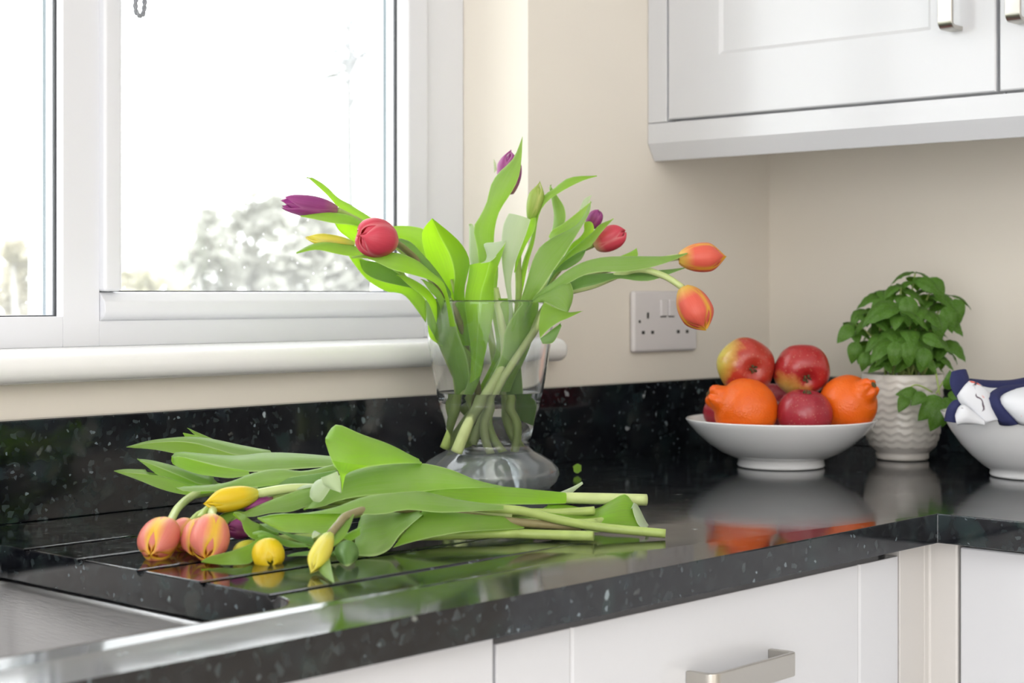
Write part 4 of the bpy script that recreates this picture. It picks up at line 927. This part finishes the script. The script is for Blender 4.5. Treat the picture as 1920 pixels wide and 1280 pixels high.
def orange(label, c, R, ax, hk=.95, navel=.0):
    t = thing('orange', label, 'orange', c, 'oranges in the white bowl')
    bm = bmesh.new(); bmesh.ops.create_uvsphere(bm, u_segments=64, v_segments=40, radius=R)
    for v in bm.verts:
        n = v.co.normalized()
        ang = math.acos(max(-1, min(1, n.z)))
        lump = .30*R*math.exp(-(ang/.36)**4)*(1+.22*math.sin(5*math.atan2(n.y, n.x)+1.3)*min(1, ang*4))
        crease = -.03*R*math.exp(-((ang-.52)/.14)**2)
        ns = mnoise.noise(n*2.3)*.02*R
        v.co = Vector((n.x*R, n.y*R, n.z*R*hk))+n*(lump+crease+ns)
    o = obj('peel', bm, M['orange'], t, smooth=True); o.matrix_local = basis(ax)
    bm = bmesh.new(); zt = R*hk+.29*R
    lathe(bm, [(0, zt), (.003, zt+.0004), (.0042, zt+.0012), (.0038, zt+.0018), (.002, zt+.0010), (0, zt+.0008)], 12)
    o = obj('navel', bm, M['calyx'], t); o.matrix_local = basis(ax)
    return t
M['apple1'] = apple_mat('red and yellow apple', (.42, .035, .02, 1), (.62, .55, .08, 1), tuple(-RGT), .10)
M['apple2'] = apple_mat('red apple with a yellow patch', (.38, .018, .02, 1), (.60, .40, .08, 1), (0, 0, 1), .62)
M['apple3'] = apple_mat('deep red apple', (.34, .018, .035, 1), (.5, .2, .06, 1), (0, 0, 1), .9)
V = lambda r, u, f: RGT*r+UP*u+FWD*f
def in_obj(m, ax, spin, d):                 # a room direction expressed in the fruit's own frame
    return basis(ax, spin).inverted() @ Vector(d)
ax1 = V(.28, -.12, -1); 
M['apple1'] = apple_mat('red and yellow apple', (.42, .035, .02, 1), (.62, .55, .08, 1), tuple(in_obj(0, ax1, 0, V(-.9, .25, .1))), .28)
apple('red and yellow apple on top of the fruit at the left', at(1398, 686, 2.175), PXM(54.5, 2.175), ax1, M['apple1'], .84)
ax2 = V(.12, -.40, -1)
M['apple2'] = apple_mat('red apple with a yellow patch', (.38, .018, .02, 1), (.60, .40, .08, 1), tuple(in_obj(0, ax2, 0, V(-.75, -.6, -.5))), .58)
apple('red apple on top at the right with a yellow patch round its hollow', at(1503, 694, 2.175), PXM(52, 2.175), ax2, M['apple2'], .88, spin=.5)
apple('deep red apple at the front between the two oranges', at(1508, 776, 2.125), PXM(51, 2.125), V(.1, 1, -.15), M['apple3'], .95)
apple('dark red apple mostly hidden behind the left orange', at(1356, 772, 2.215), PXM(37, 2.215), V(-.3, 1, .2), M['apple3'], .9)
apple('reddish apple wedged at the back between the upper two', at(1455, 762, 2.255), PXM(52, 2.255), V(.1, 1, .1), M['apple3'], .9)
orange('orange with its navel bump pointing left at the front of the bowl', at(1398, 769, 2.135), PXM(60, 2.135), V(-.92, .42, -.12), 1.0)
orange('orange with its navel bump at upper right of the bowl', at(1590, 757, 2.15), PXM(54.5, 2.15), V(.50, .50, -.62), 1.0)

# ------------------------------------------------------------------ potted basil
PC = at(1692, 860, 2.285); PC.z = WT
pot = thing('potted_basil', 'bushy green basil plant in a white scallop-textured ceramic pot', 'plant', (PC.x, PC.y, WT))
prof = [(.0330, .0008), (.0345, .003), (.0348, .010), (.0375, .0125), (.0440, .022), (.0485, .038), (.0505, .058), (.0518, .080), (.0525, .100), (.0530, .1135)]
bm = bmesh.new(); N = 140; H = []
pts = crm([Vector((r, 0, z)) for r, z in prof], 64)
rings = []
for p in pts:
    ring = []
    for k in range(N):
        a = 2*math.pi*k/N; r = p.x; z = p.z
        if .013 < z < .111:
            rowh = .0098; q = z/rowh; row = math.floor(q + .42*abs(math.sin(a*8+(0))))
            fr = q+.42*abs(math.sin(a*8))-row
            r += .0016*(1-fr)**1.5*min(1, (z-.013)*200, (.111-z)*200)
        ring.append(bm.verts.new((PC.x+r*math.cos(a), PC.y+r*math.sin(a), WT+z)))
    rings.append(ring)
for r, z in ((.0520, .1145), (.0505, .1135), (.0495, .102), (.0480, .06), (.030, .012)):
    rings.append([bm.verts.new((PC.x+r*math.cos(2*math.pi*k/N), PC.y+r*math.sin(2*math.pi*k/N), WT+z)) for k in range(N)])
for a, b in zip(rings, rings[1:]):
    for k in range(N): bm.faces.new((a[k], a[(k+1) % N], b[(k+1) % N], b[k]))
bm.faces.new(rings[0][::-1]); bm.faces.new(rings[-1])
M['pot'] = plain('white pot glaze', (.74, .70, .655, 1), .3, coat=.3)
keep(obj('pot', bm, M['pot'], smooth=True), pot)
bm = bmesh.new(); lathe(bm, [(0, .09), (.0488, .09), (.0490, .101), (.03, .104), (0, .105)], 40, (PC.x, PC.y, WT)); keep(obj('soil', bm, M['soil'], smooth=True), pot)
# one leaf mesh shared by every leaf: ovate, domed, with a pointed tip, base at the origin, growing along +Y
bm = bmesh.new(); uvl = bm.loops.layers.uv.verify(); g = []
for i in range(11):
    v = i/10; w = .36*math.sin(math.pi*v**.80)**.75*(1-.25*v)+(.012 if v < .05 else 0)
    row = []
    for j in range(9):
        u = j/4-1
        x = u*w; y = v*(1-.10*abs(u)**2*(1-v)); z = .16*math.sin(math.pi*v)*(1-.55*u*u)+.02*abs(u)-.22*v*v+.018*math.sin(v*22)*abs(u)
        z -= .04*math.exp(-(u/.12)**2)*math.sin(math.pi*v)
        row.append(bm.verts.new((x, y, z)))
    g.append(row)
for i in range(10):
    for j in range(8):
        f = bm.faces.new((g[i][j], g[i][j+1], g[i+1][j+1], g[i+1][j])); f.smooth = True
        for l, (a, b) in zip(f.loops, ((j, i), (j+1, i), (j+1, i+1), (j, i+1))): l[uvl].uv = (a/8, b/10)
basil_me = bpy.data.meshes.new('leaf'); bm.to_mesh(basil_me); bm.free(); basil_me.materials.append(M['basil'])
R2 = random.Random(11)
def basil_leaf(p, d, nrm, size):
    d = d.normalized(); s = d.cross(nrm).normalized(); n = s.cross(d)
    o = bpy.data.objects.new('leaf', basil_me); COL.objects.link(o); o.parent = pot
    m = Matrix((s*size, d*size, n*size)).transposed().to_4x4(); m.translation = p-Vector(pot.location)
    o.matrix_local = m
SOILP = Vector((PC.x, PC.y, WT+.10))
def branch(tip, r=.0013, sag=.0, root=None):
    root = root or SOILP+Vector((R2.uniform(-.022, .022), R2.uniform(-.022, .022), 0))
    mid = root.lerp(tip, .55)+Vector((0, 0, .012+sag))
    P = crm([root, mid, tip], 12); bm = bmesh.new(); tube(bm, P, [r*1.3-(r*.4)*i/11 for i in range(12)], 7)
    keep(obj('stem', bm, M['stem'], smooth=True), pot); return P
def rosette(x, y, Z, k, size, droop=.45, r=.0013):
    tip = at(x, y, Z); branch(tip, r)
    a0 = R2.uniform(0, 6.28)
    for i in range(k):
        a = a0+i*2.4; el = droop+R2.uniform(-.25, .25)
        d = Vector((math.cos(a), math.sin(a), -el)); s = size*R2.uniform(1.0, 1.5)*(1 if i < 4 else .7)
        basil_leaf(tip+Vector((0, 0, -.006*(i//2))), d, UP+FWD*-.35+Vector((R2.uniform(-.2, .2),)*3), s)
for (x, y, Z, k, s) in [(1716, 512, 2.285, 6, .030), (1690, 535, 2.27, 5, .028), (1658, 545, 2.29, 6, .028), (1745, 545, 2.29, 6, .034), (1775, 555, 2.30, 5, .032),
                        (1622, 580, 2.29, 5, .026), (1600, 606, 2.28, 5, .026), (1643, 585, 2.26, 6, .028), (1685, 572, 2.24, 6, .036), (1722, 575, 2.25, 5, .032), (1768, 590, 2.27, 5, .032),
                        (1660, 622, 2.25, 6, .030), (1700, 618, 2.24, 6, .034), (1742, 622, 2.245, 6, .032), (1770, 640, 2.27, 5, .028), (1630, 640, 2.27, 4, .026),
                        (1680, 640, 2.225, 6, .034), (1725, 652, 2.23, 6, .030), (1755, 660, 2.26, 5, .028), (1655, 665, 2.245, 5, .026), (1700, 600, 2.30, 6, .034), (1740, 600, 2.31, 6, .034), (1660, 600, 2.32, 6, .034), (1690, 660, 2.30, 6, .032), (1730, 670, 2.31, 5, .03)]:
    rosette(x, y, Z, k, s)
# leaves placed one by one where the photo shows them large
for (x, y, Z, ex, ey, s) in [(1700, 555, 2.235, 1706, 605, .040), (1745, 520, 2.27, 1762, 548, .036), (1720, 525, 2.26, 1740, 535, .034), (1680, 640, 2.20, 1676, 676, .032), (1700, 640, 2.20, 1706, 682, .033), (1735, 652, 2.21, 1728, 690, .033),
                             (1770, 575, 2.25, 1788, 620, .036), (1790, 560, 2.27, 1800, 600, .034), (1760, 590, 2.24, 1762, 630, .034), (1655, 560, 2.26, 1640, 600, .033), (1598, 612, 2.26, 1578, 632, .030), (1605, 640, 2.26, 1594, 700, .030), (1625, 660, 2.24, 1618, 690, .026), (1730, 630, 2.215, 1752, 640, .03)]:
    a = at(x, y, Z); b = at(ex, ey, Z-.006); basil_leaf(a, b-a, -FWD+UP*.6, s)
P = branch(at(1762, 740, 2.215), .0013, .02, at(1732, 702, 2.245))
branch(at(1788, 720, 2.225), .001, .0, at(1755, 738, 2.22)); branch(at(1690, 742, 2.205), .001, .0, at(1748, 735, 2.22))
for (x, y, Z, ex, ey, s) in [(1722, 740, 2.205, 1670, 735, .030), (1700, 742, 2.20, 1690, 762, .026), (1735, 738, 2.2, 1712, 755, .026), (1765, 745, 2.20, 1712, 795, .042), (1770, 752, 2.195, 1745, 808, .042), (1775, 748, 2.20, 1768, 800, .036),
                             (1780, 735, 2.21, 1795, 742, .028), (1778, 730, 2.21, 1782, 702, .026), (1770, 745, 2.205, 1790, 790, .032)]:
    a = at(x, y, Z); b = at(ex, ey, Z-.01); basil_leaf(a, b-a, -FWD+UP*.5, s)

# ------------------------------------------------------------------ bowl with napkins
NC = at(1950, 890, 2.07); NC.z = WT
nb = thing('china_bowl', 'deep white china bowl at the right edge filled with navy-trimmed napkins', 'bowl', (NC.x, NC.y, WT))
bm = bmesh.new()
lathe(bm, [(0, .004), (.050, .004), (.0535, .0006), (.0575, .0006), (.0590, .003), (.0580, .008), (.066, .0125), (.0800, .0245), (.0930, .0385), (.1040, .0540), (.1120, .0680), (.1165, .0765), (.1168, .0778), (.1150, .0780), (.1100, .0700), (.1015, .0555), (.0905, .0405), (.0770, .0275), (.06, .0165), (.04, .012), (0, .011)], 72, (NC.x, NC.y, WT))
keep(obj('bowl_body', bm, M['china'], smooth=True), nb)
def napkin_mat():
    m, nt, b = mat('white printed linen')
    tc = node(nt, 'ShaderNodeTexCoord')
    nz = node(nt, 'ShaderNodeTexNoise'); nz.inputs['Scale'].default_value = 42; nz.inputs['Detail'].default_value = 2; nt.links.new(tc.outputs['Object'], nz.inputs['Vector'])
    ns = node(nt, 'ShaderNodeTexNoise'); ns.inputs['Scale'].default_value = 24; ns.noise_dimensions = '4D'; ns.inputs['W'].default_value = 3; nt.links.new(tc.outputs['Object'], ns.inputs['Vector'])
    k = ramp(nt, nz.outputs['Fac'], [(.66, (0, 0, 0)), (.70, (1, 1, 1))])
    line = ramp(nt, math_(nt, 'ABSOLUTE', math_(nt, 'SUBTRACT', ns.outputs['Fac'], .5)), [(.008, (1, 1, 1)), (.02, (0, 0, 0))])
    area_ = ramp(nt, nz.outputs['Fac'], [(.56, (0, 0, 0)), (.6, (1, 1, 1))])
    c = mixc(nt, k.outputs[0], (.76, .78, .83, 1), (.75, .10, .07, 1))
    c = mixc(nt, math_(nt, 'MULTIPLY', line.outputs[0], area_.outputs[0]), c, (.10, .07, .10, 1))
    nt.links.new(c, b.inputs['Base Color']); b.inputs['Roughness'].default_value = .85
    return m
M['linen'] = napkin_mat(); M['navy'] = plain('navy linen', (.022, .028, .115, 1), .85, bump=.3, scale=500, var=.3)
cN = cr(1720, 660, 5.12)
def cloth(parent, name, m, A, B, za, zb, cup):
    bm = bmesh.new(); sheet(bm, cN(A), cN(B), za, zb, cup, clampf=False)
    me = bpy.data.meshes.new(name); bm.to_mesh(me); bm.free(); o = link(name, me, M[m])
    s = o.modifiers.new('thick', 'SOLIDIFY'); s.thickness = .0016; s.offset = 0
    keep(o, parent); return o
def mound(parent, c, rx, ry, rz):
    bm = bmesh.new(); bmesh.ops.create_icosphere(bm, subdivisions=4, radius=1)
    for v in bm.verts:
        n = v.co.copy(); k = 1+.10*mnoise.noise(n*2.2); v.co = Vector((n.x*rx, n.y*ry, n.z*rz))*k+c
    o = obj('fold', bm, M['linen'], smooth=True); keep(o, parent)
n1 = thing('napkin', 'white napkin with navy trim rolled up at the left of the bowl', 'napkin', (NC.x, NC.y, WT+.03), 'napkins in the right-hand bowl')
cloth(n1, 'border', 'navy', [(330, 190), (312, 280), (338, 380), (400, 470)], [(465, 170), (492, 250), (500, 320), (470, 400)], [2.03, 2.02, 2.0], [2.04, 2.03, 2.01], .15)
cloth(n1, 'cloth', 'linen', [(384, 420), (400, 470), (450, 530), (530, 600), (620, 690)], [(500, 305), (570, 310), (660, 390), (730, 520), (790, 690)], [1.99, 1.985, 1.98], [2.01, 2.01, 2.0], .32)
cloth(n1, 'border', 'navy', [(262, 660), (290, 540), (350, 470), (420, 470)], [(390, 680), (380, 580), (410, 520), (450, 500)], [1.995, 1.995, 2.0], [1.985, 1.985, 1.99], .2)
cloth(n1, 'cloth', 'linen', [(370, 600), (400, 530), (450, 505), (520, 560), (640, 660)], [(380, 700), (420, 690), (470, 690), (560, 690), (640, 700)], 1.98, 1.975, .25)
cloth(n1, 'cloth', 'linen', [(580, 320), (680, 345), (770, 350)], [(600, 360), (690, 410), (760, 420)], 2.03, 2.02, .1)
n2 = thing('napkin', 'white napkin with broad navy border folded over at the photo edge', 'napkin', (NC.x, NC.y, WT+.04), 'napkins in the right-hand bowl')
cloth(n2, 'border', 'navy', [(480, 275), (700, 292), (900, 290), (1100, 250), (1400, 215), (1600, 330)], [(560, 345), (750, 360), (900, 350), (1100, 330), (1400, 330), (1600, 400)], 2.08, 2.05, .15)
cloth(n2, 'border', 'navy', [(1500, 330), (1100, 325), (850, 343), (720, 382), (684, 445), (715, 540), (790, 690)], [(1500, 375), (1100, 365), (900, 382), (800, 432), (802, 490), (860, 565), (975, 690)], [2.05, 2.02, 1.99, 1.985], [2.035, 2.0, 1.975, 1.97], .2)
cloth(n2, 'cloth', 'linen', [(1500, 372), (1100, 363), (900, 380), (797, 432), (800, 492), (860, 565), (975, 690)], [(1500, 400), (1400, 420), (1300, 450), (1250, 500), (1250, 560), (1280, 620), (1300, 700)], [2.036, 2.0, 1.976, 1.971], [2.0, 1.97, 1.955, 1.95], .15)
mound(n2, NC+Vector((0, 0, .058)), .078, .078, .034)

# ------------------------------------------------------------------ blind cord
bm = bmesh.new()
q = lambda x, y: on_y(x, y, .088)
lp = [q(266, -60), q(259, -25), q(254, 8), q(256, 24), q(262, 30), q(268, 27), q(271, 10), q(271, -25), q(272, -60)]
cdp = crm(lp, 40)
for ph in (0, math.pi):
    tw = []
    for i, p in enumerate(cdp):
        t = (cdp[min(i+1, 39)]-cdp[max(i-1, 0)]).normalized(); a = t.cross(Vector((0, 1, 0))).normalized(); b = t.cross(a)
        w = i*1.3+ph; tw.append(p+(a*math.cos(w)+b*math.sin(w))*.0013)
    tube(bm, tw, .0017, 8)
top1 = [cdp[0], Vector((cdp[0].x, .088, ZT-.03))]; top2 = [cdp[-1], Vector((cdp[-1].x, .088, ZT-.03))]
tube(bm, top1, .002, 8); tube(bm, top2, .002, 8)
M['cord'] = plain('silvery cord', (.40, .42, .46, 1), .5, var=.6, scale=500)
o = obj('blind_cord', bm, M['cord'], smooth=True); tag(o, 'thin silvery looped cord hanging in front of the right-hand pane', 'cord')

# ------------------------------------------------------------------ garden beyond the window
lawn = boxo('ground', (-40, 60, .6, 90, -.35, -.30), plain('winter lawn', (.42, .45, .33, 1), .9, var=.3, scale=1.5)); struct(lawn); lawn['label'] = 'pale winter lawn beyond the window'
def foliage_mat(name, a, b2):
    m, nt, b = mat(name); out = nt.nodes['Material Output']
    g = node(nt, 'ShaderNodeNewGeometry'); r = ramp(nt, g.outputs['Random Per Island'], [(0, a), (1, b2)])
    nt.links.new(r.outputs[0], b.inputs['Base Color']); b.inputs['Roughness'].default_value = .8
    tl = node(nt, 'ShaderNodeBsdfTranslucent'); nt.links.new(r.outputs[0], tl.inputs[0])
    mx = node(nt, 'ShaderNodeMixShader'); mx.inputs[0].default_value = .4
    nt.links.new(b.outputs[0], mx.inputs[1]); nt.links.new(tl.outputs[0], mx.inputs[2]); nt.links.new(mx.outputs[0], out.inputs[0])
    return m
M['fol'] = foliage_mat('pale winter foliage', (.37, .37, .33), (.56, .56, .51))
M['fol2'] = foliage_mat('straw coloured foliage', (.48, .44, .32), (.65, .62, .53))
M['bark'] = plain('pale bark', (.50, .49, .47, 1), .9, var=.3, scale=8)
def tree(label, x, ytop, Z, wpx, n, m, name='tree', ls=.10, seed=1, airy=1.0, base_y=560):
    rd = random.Random(seed)
    base = at(x, base_y, Z); base.z = -.30
    t = thing(name, label, 'tree' if name == 'tree' else 'bush', base, 'trees and bushes in the garden')
    top = at(x, ytop, Z); H = top.z+.30; W = PXM(wpx, Z)/2
    bm = bmesh.new()
    for k in range(n):
        h = rd.random()**.8; a = rd.uniform(0, 6.28); rr = math.sqrt(rd.random())*W*(math.sin(math.pi*min(1, .22+.76*h))**.8)*airy
        p = base+Vector((rr*math.cos(a), rr*math.sin(a), H*h))
        d = mnoise.noise(p*1.1)
        if d < -.12: continue
        s = ls*rd.uniform(.5, 1.3); u = Vector((rd.uniform(-1, 1), rd.uniform(-1, 1), rd.uniform(-1, 1))).normalized(); v = u.orthogonal().normalized()
        q = [bm.verts.new(p+u*s), bm.verts.new(p+v*s*.5), bm.verts.new(p-u*s), bm.verts.new(p-v*s*.5)]
        bm.faces.new(q)
    o = obj('foliage', bm, M[m]); o['kind'] = 'stuff'; keep(o, t)
    bm = bmesh.new(); tube(bm, [base, base+Vector((.03, 0, H*.4)), base+Vector((0, .05, H*.9))], [.07, .05, .015], 8); keep(obj('trunk', bm, M['bark'], smooth=True), t)
    return t
tree('tallest bush, behind the middle of the right-hand pane', 480, 290, 16, 200, 2300, 'fol', 'bush', .12, 3)
tree('pale low bush at the left edge of the right-hand pane', 275, 440, 14, 260, 2400, 'fol2', 'bush', .10, 4)
tree('grey green bush between the pale bush and the tallest bush', 375, 385, 15, 230, 2300, 'fol', 'bush', .11, 5)
tree('bush behind the yellow tulip left of the vase', 590, 395, 15, 260, 2500, 'fol', 'bush', .11, 6)
tree('low bush behind the right end of the pane', 690, 455, 15, 200, 1500, 'fol', 'bush', .11, 12)
tree('straw coloured bush behind the left-hand pane', 30, 455, 15, 240, 1900, 'fol2', 'bush', .11, 8)
# bare tree with a slender trunk
b0 = at(660, 560, 20); b0.z = -.30
tr = thing('tree', 'slender bare tree near the right side of the window pane', 'tree', b0, 'trees and bushes in the garden')
M['twig'] = plain('pale twig', (.26, .26, .27, 1), .9)
bm = bmesh.new(); tube(bm, crm([b0, at(658, 400, 20), at(655, 260, 20), at(655, 120, 20), at(660, -120, 20)], 20), [.075-.055*i/19 for i in range(20)], 8); keep(obj('trunk', bm, M['twig'], smooth=True), tr)
rd = random.Random(2)
for (x0, y0, x1, y1) in [(655, 125, 560, 110), (655, 120, 600, 95), (655, 118, 720, 105), (656, 140, 700, 80), (655, 130, 525, 195), (655, 125, 690, 60), (656, 60, 600, 20), (656, 50, 710, 10), (657, 200, 690, 170), (655, 160, 610, 150), (656, 100, 620, 60)]:
    bm = bmesh.new(); P = crm([at(x0, y0, 20), at((x0+x1)/2, (y0+y1)/2-10, 20.3), at(x1, y1, 20+rd.uniform(-.5, .5))], 10)
    tube(bm, P, [.035-.028*i/9 for i in range(10)], 6)
    for k in range(7):
        i = rd.randint(3, 9); e = P[i]+Vector((rd.uniform(-.3, .3), rd.uniform(-.3, .3), rd.uniform(-.15, .25))); tube(bm, [P[i], e], [.012, .005], 5)
    keep(obj('branch', bm, M['twig'], smooth=True), tr)
